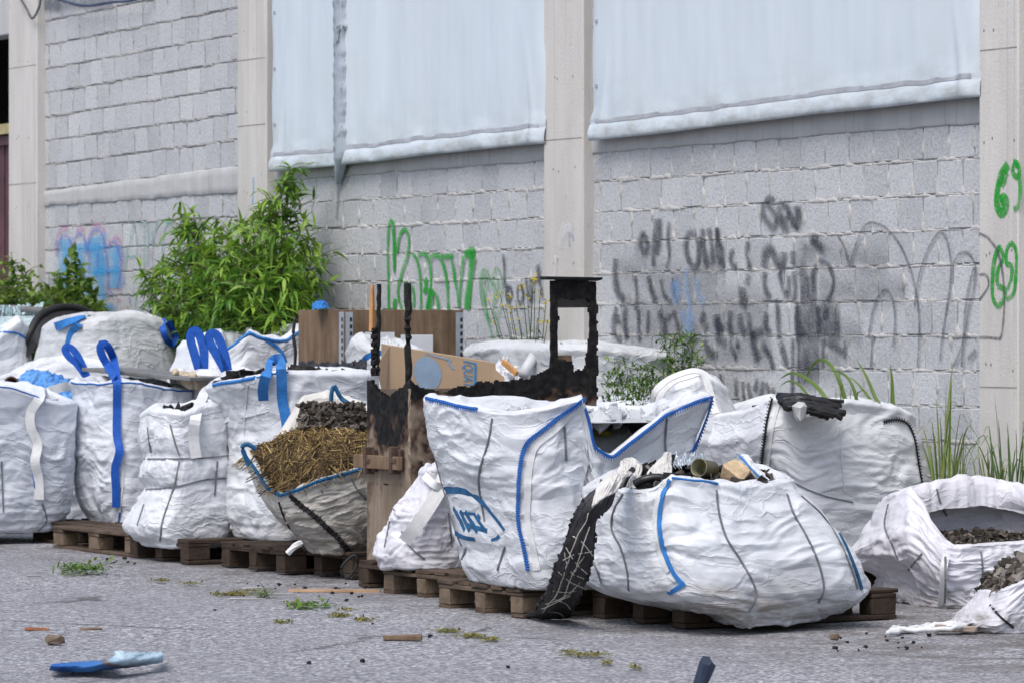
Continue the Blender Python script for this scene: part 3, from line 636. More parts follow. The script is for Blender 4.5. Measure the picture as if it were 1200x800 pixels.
# ------------------------------------------------------------------ big bags: a filled shape, and cloth that is too large for it let down over it
def relax(T, exv, exu, closed, iters, kin, kout, ktan, init, bend=.90, pinrows=0, flat=None):
    T = T.astype(np.float32); N = grid_normals(T, closed).astype(np.float32)
    P_ = T + N*init[..., None].astype(np.float32)
    V_, U_ = T.shape[:2]
    Lv = np.linalg.norm(T[1:]-T[:-1], axis=2)*(1+exv[1:]); Lv = Lv.astype(np.float32)
    nx = np.roll(T, -1, 1)
    Lu = (np.linalg.norm(nx-T, axis=2)*(1+exu)).astype(np.float32)
    Ld1 = np.linalg.norm(np.roll(T, -1, 1)[1:]-T[:-1], axis=2)*(1+(exv[1:]+exu[1:])/2); Ld2 = np.linalg.norm(T[1:]-np.roll(T, -1, 1)[:-1], axis=2)*(1+(exv[1:]+exu[1:])/2)
    def solve(a, b, L, k=.5):
        d = b-a; l = np.sqrt((d*d).sum(-1))+1e-9; g = (k*(l-L)/l)[..., None]; d *= g
        a += d; b -= d
    def minsep(a, b, L, k=.25):
        d = b-a; l = np.sqrt((d*d).sum(-1))+1e-9; g = (k*np.minimum(l-L, 0)/l)[..., None]; d *= g
        a += d; b -= d
    for it in range(iters):
        for s0 in (0, 1):
            n = (V_-s0)//2; solve(P_[s0:s0+2*n:2], P_[s0+1:s0+2*n:2], Lv[s0:s0+2*n-1:2])
        if closed:
            solve(P_[:, 0::2], P_[:, 1::2], Lu[:, 0::2])
            a = P_[:, 1::2]; b = np.roll(P_[:, 0::2], -1, 1); solve(a, b, Lu[:, 1::2]); P_[:, 0::2] = np.roll(b, 1, 1)
        else:
            for s0 in (0, 1):
                n = (U_-s0)//2; solve(P_[:, s0:s0+2*n:2], P_[:, s0+1:s0+2*n:2], Lu[:, s0:s0+2*n-1:2])
        R = np.roll(P_, -1, 1); e = U_ if closed else U_-1
        for A_, B_, L in ((P_[:-1], R[1:], Ld1), (P_[1:], R[:-1], Ld2)):
            d = (B_-A_)[:, :e]; l = np.sqrt((d*d).sum(-1))+1e-9; d *= (.18*(l-L[:, :e])/l)[..., None]
            if A_ is P_[:-1] or True:
                if L is Ld1: P_[:-1, :e] += d; idx = 1
                else: P_[1:, :e] += d; idx = 0
                tgt = P_[1:] if idx else P_[:-1]
                if closed: tgt -= np.roll(d, 1, 1)
                else: tgt[:, 1:] -= d
        # stiffness: points two and four steps apart may not fold together
        for st, c in ((2, bend), (4, bend*.93)):
            Lr = Lv[:V_-1]; c1 = np.cumsum(np.concatenate([np.zeros((1, U_), np.float32), Lr]), 0); LL = (c1[st:]-c1[:-st])*c
            d = P_[st:]-P_[:-st]; l = np.sqrt((d*d).sum(-1))+1e-9; d *= (.2*np.minimum(l-LL, 0)/l)[..., None]; P_[:-st] += d; P_[st:] -= d
            if closed:
                LL = sum(np.roll(Lu, -q, 1) for q in range(st))*c; d = np.roll(P_, -st, 1)-P_; l = np.sqrt((d*d).sum(-1))+1e-9
                d *= (.2*np.minimum(l-LL, 0)/l)[..., None]; P_ += d; P_ -= np.roll(d, st, 1)
            else:
                LL = sum(Lu[:, q:U_-st+q] for q in range(st))*c; d = P_[:, st:]-P_[:, :-st]; l = np.sqrt((d*d).sum(-1))+1e-9
                d *= (.2*np.minimum(l-LL, 0)/l)[..., None]; P_[:, :-st] += d; P_[:, st:] -= d
        D_ = P_-T; h = (D_*N).sum(-1, keepdims=True); tn = D_-h*N
        h2 = np.where(h < 0, h*(1-kin), h*(1-kout)); P_ = T + N*h2 + tn*(1-ktan)
        if pinrows: P_[:pinrows] = T[:pinrows]
    return P_
def crumple(u, v, cell, seed, aniso=2.2):
    """sharp folds between smooth panels: distance to scattered points in a warped, locally turned plane"""
    r = np.random.default_rng(seed); sh = u.shape
    wu = field(*sh, sh[0]*.18, sh[1]*.08, seed+1, False)*.45*cell; wv = field(*sh, sh[0]*.18, sh[1]*.08, seed+2, False)*.35*cell
    ang = .42*field(*sh, sh[0]*.4, sh[1]*.12, seed+3, False)
    U_, V_ = u+wu, v+wv
    n = int((u.max()-u.min()+1)*(v.max()-v.min()+1)*aniso/(cell*cell)*.8)
    pu = r.uniform(u.min()-.5, u.max()+.5, n).astype(np.float32); pv = r.uniform(v.min()-.5, v.max()+.5, n).astype(np.float32)
    out = np.zeros(u.size, np.float32); A_, B_, G_ = U_.ravel().astype(np.float32), V_.ravel().astype(np.float32), ang.ravel()
    for k in range(0, u.size, 4000):
        a, b, g = A_[k:k+4000, None], B_[k:k+4000, None], G_[k:k+4000, None]
        c, s_ = np.cos(g), np.sin(g); du, dv = a-pu, b-pv
        d2 = (du*c+dv*s_)**2 + (aniso*(-du*s_+dv*c))**2
        out[k:k+4000] = np.sqrt(d2.min(1))
    q = np.clip(out/cell, 0, 1.2); return (q*q).reshape(sh)
def upsample(A_, V2, U2, closed):
    V_, U_ = A_.shape[:2]; tv = np.linspace(0, V_-1, V2); i = np.minimum(tv.astype(int), V_-2); f = (tv-i).reshape(-1, *([1]*(A_.ndim-1)))
    B_ = A_[i]*(1-f) + A_[i+1]*f
    tu = np.arange(U2)*(U_/U2) if closed else np.linspace(0, U_-1, U2)
    j = tu.astype(int) if closed else np.minimum(tu.astype(int), U_-2); g = (tu-j).reshape(1, -1, *([1]*(A_.ndim-2)))
    return B_[:, j]*(1-g) + B_[:, (j+1) % U_]*g
def smooth_rows(py, q):          # monotone interpolation of level data
    return np.stack([np.interp(q, py[0], py[k]) for k in range(1, len(py))], 1)
class Bag: pass
def shape(gpy, levels, front, back, n=4.6, rot=0.0, ab=(1, 1), V_=70, U_=180, lip=.22, lipin=.05, dsc=1.0, base=0.0, seed=1, blur=1.4, botz=None, lean=0.0):
    """levels: bottom to top (photo row, left, right) of the outline at the bag's own distance; front/back: height of the rim as photo rows"""
    Zc = Zg(gpy); s = FPX/Zc
    t = np.linspace(0, 2*math.pi, 2000, endpoint=False); c, sn = np.cos(t), np.sin(t)
    x = ab[0]*np.sign(c)*np.abs(c)**(2/n); y = ab[1]*np.sign(sn)*np.abs(sn)**(2/n)
    R = rotz(rot)[:2, :2] @ np.stack([x, y])
    R = np.concatenate([R, R[:, :1]], 1)
    d = np.r_[0, np.cumsum(np.linalg.norm(np.diff(R, axis=1), axis=0))]; ta = np.linspace(0, d[-1], U_, endpoint=False)
    X = np.roll(np.interp(ta, d, R[0]), -3*U_//8); Y = np.roll(np.interp(ta, d, R[1]), -3*U_//8)      # the mesh closes at the far corner
    la = X*RV[0] + Y*RV[1]; de = X*DV[0] + Y*DV[1]          # to the right, away from the eye
    hw = (la.max()-la.min())/2; la = (la-(la.max()+la.min())/2)/hw; de = de/hw*dsc
    lv = np.array(levels, float); lv[0, 0] = gpy - base*s; zl_ = CAMH + (HOR-lv[:, 0])*Zc/FPX
    q = (zl_-zl_[0])/(zl_[-1]-zl_[0])
    vq = np.linspace(0, 1, V_)
    L, Rr = np.interp(vq, q, lv[:, 1]), np.interp(vq, q, lv[:, 2])
    if blur:
        kk = np.exp(-.5*(np.arange(-6, 7)/blur)**2); kk /= kk.sum()
        L = np.convolve(np.pad(L, 6, mode='edge'), kk, 'valid'); Rr = np.convolve(np.pad(Rr, 6, mode='edge'), kk, 'valid')
    cx = (L+Rr)/2; hwid = (Rr-L)/2/s
    T = np.zeros((V_, U_, 3)); zb = zl_[0] if botz is None else botz
    base_w = P(600, HOR, Zc)
    for i in range(V_):
        lat = (cx[i]-600)/s + la*hwid[i]; dep = de*hwid.max()*(.5+.5*hwid[i]/hwid.max()) + lean*(vq[i])
        pos = CAM + np.outer(Zc+dep, DV) + np.outer(lat*(Zc+dep)/Zc, RV)
        T[i, :, :2] = pos[:, :2]
        px = 600 + FPX*lat/Zc; Zv = Zc+dep
        wf = np.clip(.5 - de/ (2*de.max())*1.6, 0, 1)
        zr = CAMH + (HOR-(wf*np.interp(px, *zip(*front)) + (1-wf)*np.interp(px, *zip(*back))))*Zv/FPX
        T[i, :, 2] = zb + vq[i]*(zr-zb)
    # underside, rounded
    c0 = T[0].mean(0); under = [c0 + (T[0]-c0)*f - np.array([0, 0, g]) for f, g in ((.25, .012), (.7, .012), (.93, .008))]
    inner = []
    if lip:
        c1 = T[-1].mean(0)
        for f, g in ((.0, .012), (.35, .02), (.7, -.3*lip), (1.0, -lip)):
            r_ = T[-1] + (c1-T[-1])*(lipin*(f*.9+.25))/np.maximum(np.linalg.norm((T[-1]-c1)[:, :2], axis=1), .05)[:, None]*1.0; r_ = r_.copy(); r_[:, 2] = T[-1][:, 2] + g*(1 if g > 0 else 1); inner.append(r_)
    full = np.concatenate([np.array(under), T] + ([np.array(inner)] if inner else []))
    return full, len(under), V_
def bag(name, label, gpy, levels, front, back, mat='bag', sim=None, dirt=None, cat='bulk bag', group=None, res=1.0, seed=1, ex=(.034, .018), amp=.012, iters=(130, 45), lip=.22, kout=.014, crump=1.0, **kw):
    V1, U1 = int(34*res), int(88*res)//2*2
    full, nu, nv = shape(gpy, levels, front, back, V_=V1, U_=U1, lip=lip, seed=seed, **kw)
    V_ = full.shape[0]
    def run(T, exv, exu, it, am, sd, lv, lu, kin=.30, ko=kout, kt=.05, bend=.9):
        Vn, Un = T.shape[:2]
        f = field(Vn, Un, lv, lu, sd)*.6 + field(Vn, Un, lv*.5, lu*.6, sd+1)*.5
        pat = np.clip(.55 + .55*field(Vn, Un, Vn*.22, Un*.10, sd+2), 0, 1.8)
        hh = np.linspace(0, 1, Vn)[:, None]
        pv = pat*(1.35-.8*hh)
        return relax(T, exv*pv, exu*np.clip(.6+.5*field(Vn, Un, Vn*.3, Un*.08, sd+3), 0, 2), True, it, kin, ko, kt, am*f, bend, pinrows=nu)
    # sag at the large scale, then finer folds on a finer grid
    A_ = run(full, ex[0], ex[1], iters[0], amp, seed*13, 3.6, 16)
    V2, U2 = int(V_*2.3), int(U1*2.3)//2*2
    B_ = upsample(A_, V2, U2, True)
    B_ = run(B_, ex[0]*.08, ex[1]*.1, iters[1], amp*.06, seed*13+5, 3.0, 7, ko=.05, kt=.12, bend=.86)
    nu2 = max(2, int(nu*V2/V_)-1)
    B_ = B_.astype(np.float64)
    pu_ = np.linalg.norm(np.roll(B_, -1, 1)-B_, axis=2); gu = (np.cumsum(pu_, 1)-pu_).mean(0)[None].repeat(V2, 0); gv = np.cumsum(np.r_[np.zeros((1, U2)), np.linalg.norm(np.diff(B_, axis=0), axis=2)], 0).mean(1)[:, None].repeat(U2, 1)
    h1 = crumple(gu, gv, 1.0, seed*7+1, 6.0); h2 = crumple(gu+9, gv, .42, seed*7+2, 4.0); h3 = crumple(gu, gv+9, .85, seed*7+3, 3.2); h4 = crumple(gu+5, gv+5, .18, seed*7+4, 2.6)
    w1 = np.clip(.45+.6*field(V2, U2, V2*.3, U2*.1, seed*7+5), 0, 1.4); w2 = np.clip(.25+.6*field(V2, U2, V2*.22, U2*.07, seed*7+6), 0, 1.3)
    ed = np.minimum(1, np.minimum(np.arange(V2)/8., np.abs(np.arange(V2)-V2*(nu+nv)/V_)/3.+.35))[:, None]
    B_ += grid_normals(B_, True)*(crump*ed*(.014*h1*w1 + .0075*h2*w2 - .013*h3*(1.2-w1) + .0034*h4*w2 - .002))[..., None]; zmin = B_[nu2:, :, 2].min()
    per = np.linalg.norm(np.roll(B_, -1, 1)-B_, axis=2); u = np.cumsum(per, 1); hgt = np.cumsum(np.r_[np.zeros((1, U2)), np.linalg.norm(np.diff(B_, axis=0), axis=2)], 0)
    B2 = np.concatenate([B_, B_[:, :1]], 1)
    uu = np.concatenate([np.zeros((V2, 1)), np.cumsum(per, 1)], 1).mean(0)[None].repeat(V2, 0); vv = np.concatenate([hgt, hgt[:, :1]], 1).mean(1)[:, None].repeat(U2+1, 1)
    z = B2[..., 2]; dd = np.zeros_like(z)
    if dirt: dd = dirt[0]*np.clip(1-(z-z.min())/dirt[1], 0, 1)**.8
    if dirt and len(dirt) > 2:
        for (px, py, rx, ry, st) in dirt[2]:
            X_, Y_, _ = proj(B2.reshape(-1, 3)); dd = np.maximum(dd, (st*np.exp(-(((X_-px)/rx)**2+((Y_-py)/ry)**2))).reshape(dd.shape))
    faces = grid_faces(V2, U2+1)
    # end cap of the underside
    v = B2.reshape(-1, 3)
    o = mesh_obj(name, v, faces, M[mat], None, True, np.stack([uu, vv], -1).reshape(-1, 2), {'dirt': dd.ravel()})
    tag(o, label, cat, group)
    b = Bag(); b.o = o; b.grid = B_; b.name = name
    b.bvh = BVHTree.FromPolygons([tuple(q) for q in v], faces.tolist())
    nn = grid_normals(B_, True); b.nv = nv; b.lip = lip
    k0 = int(len(B_)*(nu+nv-1)/V_); b.rimrow = min(k0, V2-1)
    return b
def hit(b, px, py):
    dr = Vector(DV + RV*((px-600)/FPX) + np.array([0, 0, (HOR-py)/FPX])).normalized()
    r = b.bvh.ray_cast(Vector(CAM), dr, 100)
    return r
def on_surface(b, pts, step=.012):
    """photo polyline laid on the bag's cloth: points and outward normals"""
    pts = np.array(pts, float); L = np.linalg.norm(np.diff(pts, axis=0), axis=1).sum()
    c = interp_path(pts, max(4, int(L/(step*220)))); out = []
    lastZ = None
    for x, y in c:
        r = hit(b, x, y)
        if r[0] is None: continue
        n = Vector(r[1]); v = Vector(CAM)-Vector(r[0])
        if n.dot(v) < 0: n = -n
        out.append((np.array(r[0]), np.array(n)))
    return out
def sm(a, k=2):
    a = np.array(a)
    for _ in range(k):
        if len(a) > 2: a[1:-1] = .25*a[:-2]+.5*a[1:-1]+.25*a[2:]
    return a
def ribbon(pp, nn, wd, off=.004, th=.003, twist=None):
    """a flat band with thickness along pp, its flat side along nn"""
    pp = np.array(pp); nn = np.array(nn); t = np.gradient(pp, axis=0); t /= np.linalg.norm(t, axis=1)[:, None]+1e-9
    nn = nn - t*(nn*t).sum(1)[:, None]; nn /= np.linalg.norm(nn, axis=1)[:, None]+1e-9
    sd = np.cross(t, nn); wd = np.broadcast_to(np.asarray(wd), (len(pp),))[:, None]
    q = [pp-sd*wd+nn*(off-th), pp+sd*wd+nn*(off-th), pp+sd*wd+nn*off, pp-sd*wd+nn*off]
    v = np.stack(q, 1).reshape(-1, 3); m = len(pp)
    f = [(4*i+k, 4*i+(k+1) % 4, 4*i+4+(k+1) % 4, 4*i+4+k) for i in range(m-1) for k in range(4)] + [(0, 1, 2, 3), (4*m-1, 4*m-2, 4*m-3, 4*m-4)]
    return v, f
def seam(b, pts, mat, name='seam', wd=.006, label=None, stitch=None, th=.006, bars=.016, off=.007, pinch=None):
    s_ = on_surface(b, pts)
    if len(s_) < 4: return None
    pp = sm([a for a, _ in s_]); nn = sm([n for _, n in s_], 4)
    if pinch is None: pinch = -.007 if stitch else .007
    if pinch:
        me = b.o.data; co = np.zeros(len(me.vertices)*3, np.float32); me.vertices.foreach_get('co', co); co = co.reshape(-1, 3); lo, hi = pp.min(0)-.12, pp.max(0)+.12
        ix = np.nonzero(((co > lo) & (co < hi)).all(1))[0]; q = pp[::2]
        if len(ix):
            dm = np.linalg.norm(co[ix, None]-q[None], axis=2); j = dm.argmin(1); dd = dm.min(1); g = (pinch*np.exp(-(dd/.036)**2) - pinch*.25*np.exp(-((dd-.075)/.035)**2))[:, None]
            co[ix] -= nn[::2][j]*g; me.vertices.foreach_set('co', co.ravel()); me.update()
        pp = pp - nn*pinch
    v, f = ribbon(pp, nn, wd, off, th); m = MB(); m.add(v, f)
    if stitch:                                    # overlock bars across the edge
        t = np.gradient(pp, axis=0); t /= np.linalg.norm(t, axis=1)[:, None]+1e-9; sd = np.cross(t, nn)
        d = np.r_[0, np.cumsum(np.linalg.norm(np.diff(pp, axis=0), axis=1))]
        for q in np.arange(0, d[-1], bars):
            c = np.array([np.interp(q, d, pp[:, k]) for k in range(3)]); i = min(np.searchsorted(d, q), len(pp)-1)
            a = c + sd[i]*stitch[0] + nn[i]*(off+.002) + t[i]*.004; e = c + sd[i]*stitch[1] + nn[i]*(off+.002) - t[i]*.004
            m.tube([a, e], .0032, 4)
    o = m.build(name, M[mat], b.o)
    if label: o['label'] = label
    return o
def strap(name, pts, mat, parent, wd=.026, label=None, cat=None, th=.004, face=None, n=60):
    """a free band through places in the scene"""
    pp = interp_path(pts, n); nn = np.tile(np.array(face if face is not None else -DV), (n, 1))
    v, f = ribbon(pp, nn, wd, .002, th); o = mesh_obj(name, v, f, M[mat], parent)
    if label: o['label'] = label
    if cat: o['category'] = cat
    return o
# ------------------------------------------------------------------ the bags, from the front row to the back
GB = 'white bulk bags of rubbish along the wall'
def bb(label, gpy, levels, front, back, **kw): return bag('bulk_bag', label, gpy, levels, front, back, group=GB, **kw)
J = bb('wide bulging white bag heaped with burnt scraps, nearest the camera in the middle', 731,
       [(719, 830, 962), (713, 798, 985), (706, 765, 1000), (697, 716, 1012), (685, 686, 1018), (655, 681, 1008), (625, 678, 987), (595, 679, 960), (575, 682, 938), (562, 690, 925)],
       [(678, 590), (700, 577), (740, 574), (765, 572), (785, 558), (810, 562), (868, 571), (905, 569), (940, 562)], [(680, 567), (720, 547), (760, 542), (850, 549), (900, 540), (940, 558)],
       seed=3, base=.03, dirt=(.45, .14, [(872, 712, 95, 20, 1.0), (845, 694, 45, 12, .75), (930, 692, 60, 30, .5), (775, 690, 40, 10, .35)]), res=1.4, crump=.85)
H = bb('tall white bag with blue edge stitching and blue print on its side', 716,
       [(672, 552, 765), (662, 538, 785), (652, 535, 795), (643, 543, 800), (632, 530, 806), (600, 530, 810), (570, 521, 813), (530, 507, 816), (500, 500, 822), (480, 499, 830), (466, 500, 833)],
       [(499, 466), (540, 476), (600, 482), (640, 477), (672, 468), (684, 462), (691, 518), (715, 535), (745, 512), (780, 483), (820, 466), (833, 463)], [(499, 462), (560, 469), (640, 472), (690, 477), (760, 477), (833, 461)],
       seed=4, base=.144, res=1.4, dirt=(.25, .2), lip=.16, crump=.85)
K = bb('squarish white bag with black edge stitching and black film in its top', 672,
       [(642, 900, 1078), (620, 880, 1083), (590, 858, 1085), (560, 845, 1086), (530, 833, 1084), (500, 818, 1079), (480, 830, 1072), (468, 840, 1068)],
       [(818, 500), (840, 492), (870, 484), (906, 466), (918, 464), (940, 487), (965, 480), (990, 468), (1010, 471), (1050, 478), (1072, 490)], [(818, 490), (860, 472), (900, 462), (960, 470), (1000, 463), (1072, 480)],
       seed=5, base=.12, res=1.25, crump=.7, ex=(.03, .018))
L = bb('low slumped white bag with its top folded open, at the right edge', 704,
       [(704, 1035, 1262), (695, 1028, 1270), (684, 1030, 1270), (672, 1026, 1268), (664, 1018, 1266), (656, 1002, 1270), (645, 992, 1275), (625, 990, 1275), (600, 1012, 1268), (580, 1035, 1255)],
       [(985, 629), (1010, 603), (1040, 581), (1064, 576), (1080, 592), (1092, 614), (1106, 634), (1118, 641), (1160, 638), (1200, 636), (1240, 634), (1275, 610)], [(985, 628), (1020, 590), (1060, 571), (1100, 563), (1150, 559), (1195, 566), (1240, 582), (1275, 600)],
       mat='bag_lilac', seed=6, base=.0, res=1.3, crump=1.5, ex=(.06, .04), amp=.016, dirt=(.75, .16), lip=.14)
Mb = bb('small white sack tipped open with dusty rubble in the bottom right corner', 736,
        [(737, 1122, 1252), (728, 1114, 1258), (715, 1112, 1262), (700, 1122, 1262), (686, 1136, 1258), (674, 1150, 1250)],
        [(1112, 716), (1130, 712), (1160, 700), (1185, 688), (1215, 676), (1260, 668)], [(1112, 712), (1130, 694), (1160, 672), (1195, 650), (1230, 642), (1260, 655)],
        mat='bag_lilac', seed=7, base=.0, res=1.0, crump=.7, dirt=(.5, .2, [(1150, 725, 14, 10, .8), (1185, 730, 16, 8, .6)]), lip=.1)
I_ = bb('white bag with an upright white lifting loop behind the blue-stitched bag', 668,
        [(636, 745, 880), (600, 738, 884), (560, 735, 890), (520, 733, 893), (500, 735, 892), (470, 750, 880), (450, 766, 855), (438, 778, 838)],
        [(735, 492), (760, 470), (790, 452), (825, 440), (845, 452), (870, 474), (893, 492)], [(735, 486), (768, 462), (795, 437), (822, 433), (850, 448), (875, 468), (893, 488)],
        seed=8, base=.144, res=1.0, crump=.7, n=3.5)
I2 = bb('half hidden white bag between the burnt crate and the looped bag', 655,
        [(624, 680, 800), (580, 672, 808), (520, 668, 812), (490, 668, 810), (474, 672, 806), (466, 680, 800)],
        [(668, 476), (700, 472), (750, 470), (812, 472)], [(668, 470), (700, 466), (750, 462), (812, 465)], mat='bag_cool', seed=9, base=.144, res=.8, crump=.7)
N_ = bb('long flat topped white wrapped bundle in front of the middle pillar', 640,
        [(640, 560, 800), (560, 556, 800), (480, 550, 796), (440, 546, 790), (415, 547, 786), (404, 552, 780)],
        [(545, 412), (580, 404), (640, 403), (700, 403), (740, 408), (785, 412)], [(545, 406), (580, 400), (640, 399), (700, 400), (740, 403), (785, 408)], mat='bag_grey', seed=10, base=.0, res=.9, n=6, ab=(1.0, .5), crump=.7, ex=(.02, .03))
Gb = bb('small slumped white sack knotted at the top, beside the burnt crate', 696,
        [(655, 448, 540), (648, 440, 545), (636, 441, 548), (622, 452, 550), (605, 456, 550), (592, 462, 546), (578, 474, 540), (566, 482, 534), (556, 490, 526), (548, 497, 519)],
        [(440, 552), (492, 552), (505, 547), (520, 551), (552, 554)], [(440, 549), (492, 549), (505, 545), (520, 548), (552, 551)], mat='bag_lilac', seed=11, base=.144, res=1.0, crump=1.0, n=2.8, lip=0.04, ex=(.06, .05))
Fb = bb('soiled white bag tipped open and full of straw', 672,
        [(640, 360, 440), (628, 346, 455), (612, 332, 465), (595, 318, 470), (575, 304, 473), (555, 292, 474), (540, 286, 474), (530, 285, 474)],
        [(284, 530), (296, 548), (312, 570), (330, 580), (352, 572), (385, 560), (430, 546), (474, 532)], [(284, 526), (304, 528), (328, 505), (344, 478), (352, 466), (385, 458), (428, 474), (474, 500)],
        mat='bag_straw', seed=12, base=.13, res=1.15, crump=.85, n=3.0, dirt=(.85, .55, [(400, 640, 60, 30, .9)]), lip=.1)
Db = bb('big white bag with a blue lifting strap down its front, behind the straw bag', 658,
        [(623, 275, 420), (612, 268, 432), (590, 264, 442), (550, 264, 446), (500, 266, 446), (470, 262, 445), (450, 248, 442), (438, 240, 440)],
        [(236, 460), (258, 449), (290, 442), (330, 433), (360, 436), (400, 436), (446, 437)], [(236, 452), (262, 440), (300, 434), (330, 430), (400, 431), (446, 434)],
        seed=13, base=.144, res=1.25, crump=.8, dirt=(.3, .15))
Cb = bb('squat white bag tied in around its middle, between the two bags with blue straps', 656,
        [(634, 168, 262), (626, 152, 268), (615, 143, 270), (602, 150, 272), (588, 160, 272), (577, 166, 271), (571, 172, 268), (564, 165, 272), (550, 163, 272), (540, 166, 271), (534, 172, 266), (527, 165, 270), (510, 160, 272), (495, 164, 270), (484, 170, 266)],
        [(158, 494), (175, 482), (195, 480), (215, 484), (240, 474), (262, 470), (274, 474)], [(158, 488), (180, 474), (215, 474), (240, 468), (274, 470)],
        seed=14, base=.09, res=1.2, crump=.6, blur=.8, ex=(.06, .03))
Bb = bb('tall white bag with one long royal blue strap down its front', 634,
        [(612, 108, 216), (600, 96, 224), (580, 88, 227), (540, 84, 228), (490, 83, 228), (455, 85, 224), (446, 87, 220)],
        [(83, 450), (118, 447), (150, 447), (185, 452), (228, 460)], [(83, 444), (118, 442), (185, 446), (228, 452)],
        mat='bag_cool', seed=15, base=.12, res=1.15, crump=.75, dirt=(.25, .1))
Ab = bb('white bag with a white strap arching over its top, leftmost of the front row', 634,
        [(618, -105, 68), (608, -115, 78), (590, -118, 85), (550, -118, 87), (500, -118, 88), (472, -116, 88), (460, -112, 86)],
        [(-118, 452), (-30, 450), (10, 452), (40, 462), (60, 470), (88, 473)], [(-118, 446), (0, 446), (40, 452), (88, 464)],
        mat='bag_cool', seed=16, base=.08, res=1.1, crump=.75, dirt=(.25, .12))
# second row and behind
Q1 = bb('low white bag lying under the blue plastic sheet behind the front bags on the left', 613,
        [(613, -60, 160), (560, -66, 172), (480, -66, 175), (450, -60, 168), (432, -30, 150), (424, 10, 130)],
        [(-66, 460), (0, 452), (30, 436), (70, 425), (110, 428), (150, 440), (175, 455)], [(-66, 450), (0, 440), (40, 426), (80, 418), (130, 424), (175, 446)], mat='bag', seed=17, base=.0, res=.9, crump=.8, n=3)
Q2 = bb('big greyish white bag with a blue band over its top, far left', 603,
        [(603, 40, 215), (500, 36, 218), (450, 38, 216), (420, 40, 213), (400, 43, 206), (385, 52, 198), (376, 62, 186)],
        [(36, 396), (48, 382), (65, 376), (100, 374), (130, 370), (160, 368), (190, 376), (216, 400)], [(36, 392), (62, 374), (100, 366), (130, 366), (160, 365), (190, 372), (216, 394)], mat='bag_grey', seed=18, base=.0, res=1.0, crump=.7, n=3.4, ex=(.05, .02))
Q3 = bb('white bag with a peaked top at the far left edge', 600,
        [(600, -80, 38), (500, -86, 42), (450, -86, 42), (420, -82, 40), (400, -70, 36), (385, -40, 31), (374, -5, 28)],
        [(-86, 410), (-30, 396), (0, 388), (22, 372), (30, 380), (42, 404)], [(-86, 404), (-30, 390), (0, 384), (22, 370), (30, 378), (42, 400)], mat='bag', seed=19, base=.0, res=.8, crump=.8, n=3)
Q4 = bb('white bag with two upright blue loops standing in front of the leafy bush', 632,
        [(632, 205, 300), (560, 198, 312), (480, 196, 318), (450, 198, 316), (438, 204, 308), (432, 210, 300)],
        [(196, 442), (220, 438), (250, 434), (290, 440), (318, 446)], [(196, 430), (220, 428), (250, 428), (290, 430), (318, 438)], mat='bag', seed=20, base=.0, res=.8, crump=.8)
Q5 = bb('white bag with a blue-edged folded top between the leafy bush and the plywood crate', 618,
        [(618, 215, 372), (520, 200, 378), (460, 196, 378), (430, 198, 376), (410, 205, 370), (396, 225, 360)],
        [(196, 418), (215, 404), (245, 402), (262, 412), (285, 396), (291, 386), (305, 394), (330, 398), (355, 384), (378, 380)], [(196, 410), (225, 398), (250, 388), (285, 392), (291, 384), (310, 390), (350, 378), (378, 376)], mat='bag', seed=21, base=.0, res=1.0, crump=.9, n=3.2)
Q6 = bb('white bag slumped against the front of the plywood crate behind the burnt posts', 640,
        [(640, 408, 500), (540, 404, 505), (470, 402, 506), (430, 404, 504), (412, 412, 498), (396, 416, 490)],
        [(402, 434), (412, 410), (418, 392), (430, 402), (450, 414), (475, 408), (506, 420)], [(402, 428), (418, 390), (440, 396), (470, 398), (506, 410)], mat='bag_grey', seed=22, base=.0, res=.8, crump=.8, n=3)
# ------------------------------------------------------------------ pallets
def pallet(px, py, label, long_x, dark=False, rz=0.0):
    """px, py: ground point of the street-side, left-hand corner"""
    p0 = G(px, py); lx, ly = (1.2, .8) if long_x else (.8, 1.2)
    root = empty('pallet', (p0[0]+lx/2, p0[1]+ly/2, 0), label, 'pallet', 'wooden pallets under the bags'); root.rotation_euler.z = 0
    c = np.array([p0[0]+lx/2, p0[1]+ly/2, 0]); R = rotz(rz)
    wd = M['pallet_dark' if dark else 'pallet']
    def part(name, q, h, mat, R2=None):
        m = MB(); m.box(R@np.array(q)+c, h, R if R2 is None else R@R2, bev=.004, jit=.0015); return m.build(name, mat, root)
    along = lx >= ly
    n1, n2 = (lx, ly)
    a_, b_ = (1.2, .8)
    f = (lambda u, v, z: (u, v, z)) if long_x else (lambda u, v, z: (v, u, z))
    hb = lambda a, b, c_: (a, b, c_) if long_x else (b, a, c_)
    for v, w_ in ((-.345, .055), (0, .0475), (.345, .055)):
        part('runner', f(0, v, .011), hb(.6, w_, .0105), wd)
        for u in (-.528, 0, .528):
            part('block', f(u, v, .0615), hb(.0725, w_-.003, .0385), M['pallet_end'] if not dark else wd)
    for u in (-.528, 0, .528): part('stringer_board', f(u, 0, .111), hb(.0725, .4, .0105), wd)
    for v, w_ in ((-.3275, .0725), (-.17, .05), (0, .0725), (.17, .05), (.3275, .0725)):
        part('deck_board', f(rng.normal(0, .006), v, .1325), hb(.6+rng.normal(0, .006), w_, .0105), wd, rotz(rng.normal(0, .006)))
    return root
pallet(38, 634, 'dark pallet set back under the leftmost front bag', True, True)
pallet(62, 642, 'pallet under the tall bag with the royal blue strap', True)
pallet(152, 653, 'pallet under the squat tied bag', False, True)
pallet(259, 663, 'pallet under the big bag behind the straw bag', False, True)
pallet(334, 668, 'dark pallet under the tipped straw bag', False, True)
pallet(420, 687, 'dark pallet under the burnt crate', False, True)
pallet(449, 695, 'pallet under the small slumped sack', False)
pallet(514, 712, 'pale ended pallet under the bag with blue print', False)
pallet(694, 723, 'pallet under the wide front bag, one board end poking out at the right', False, True)
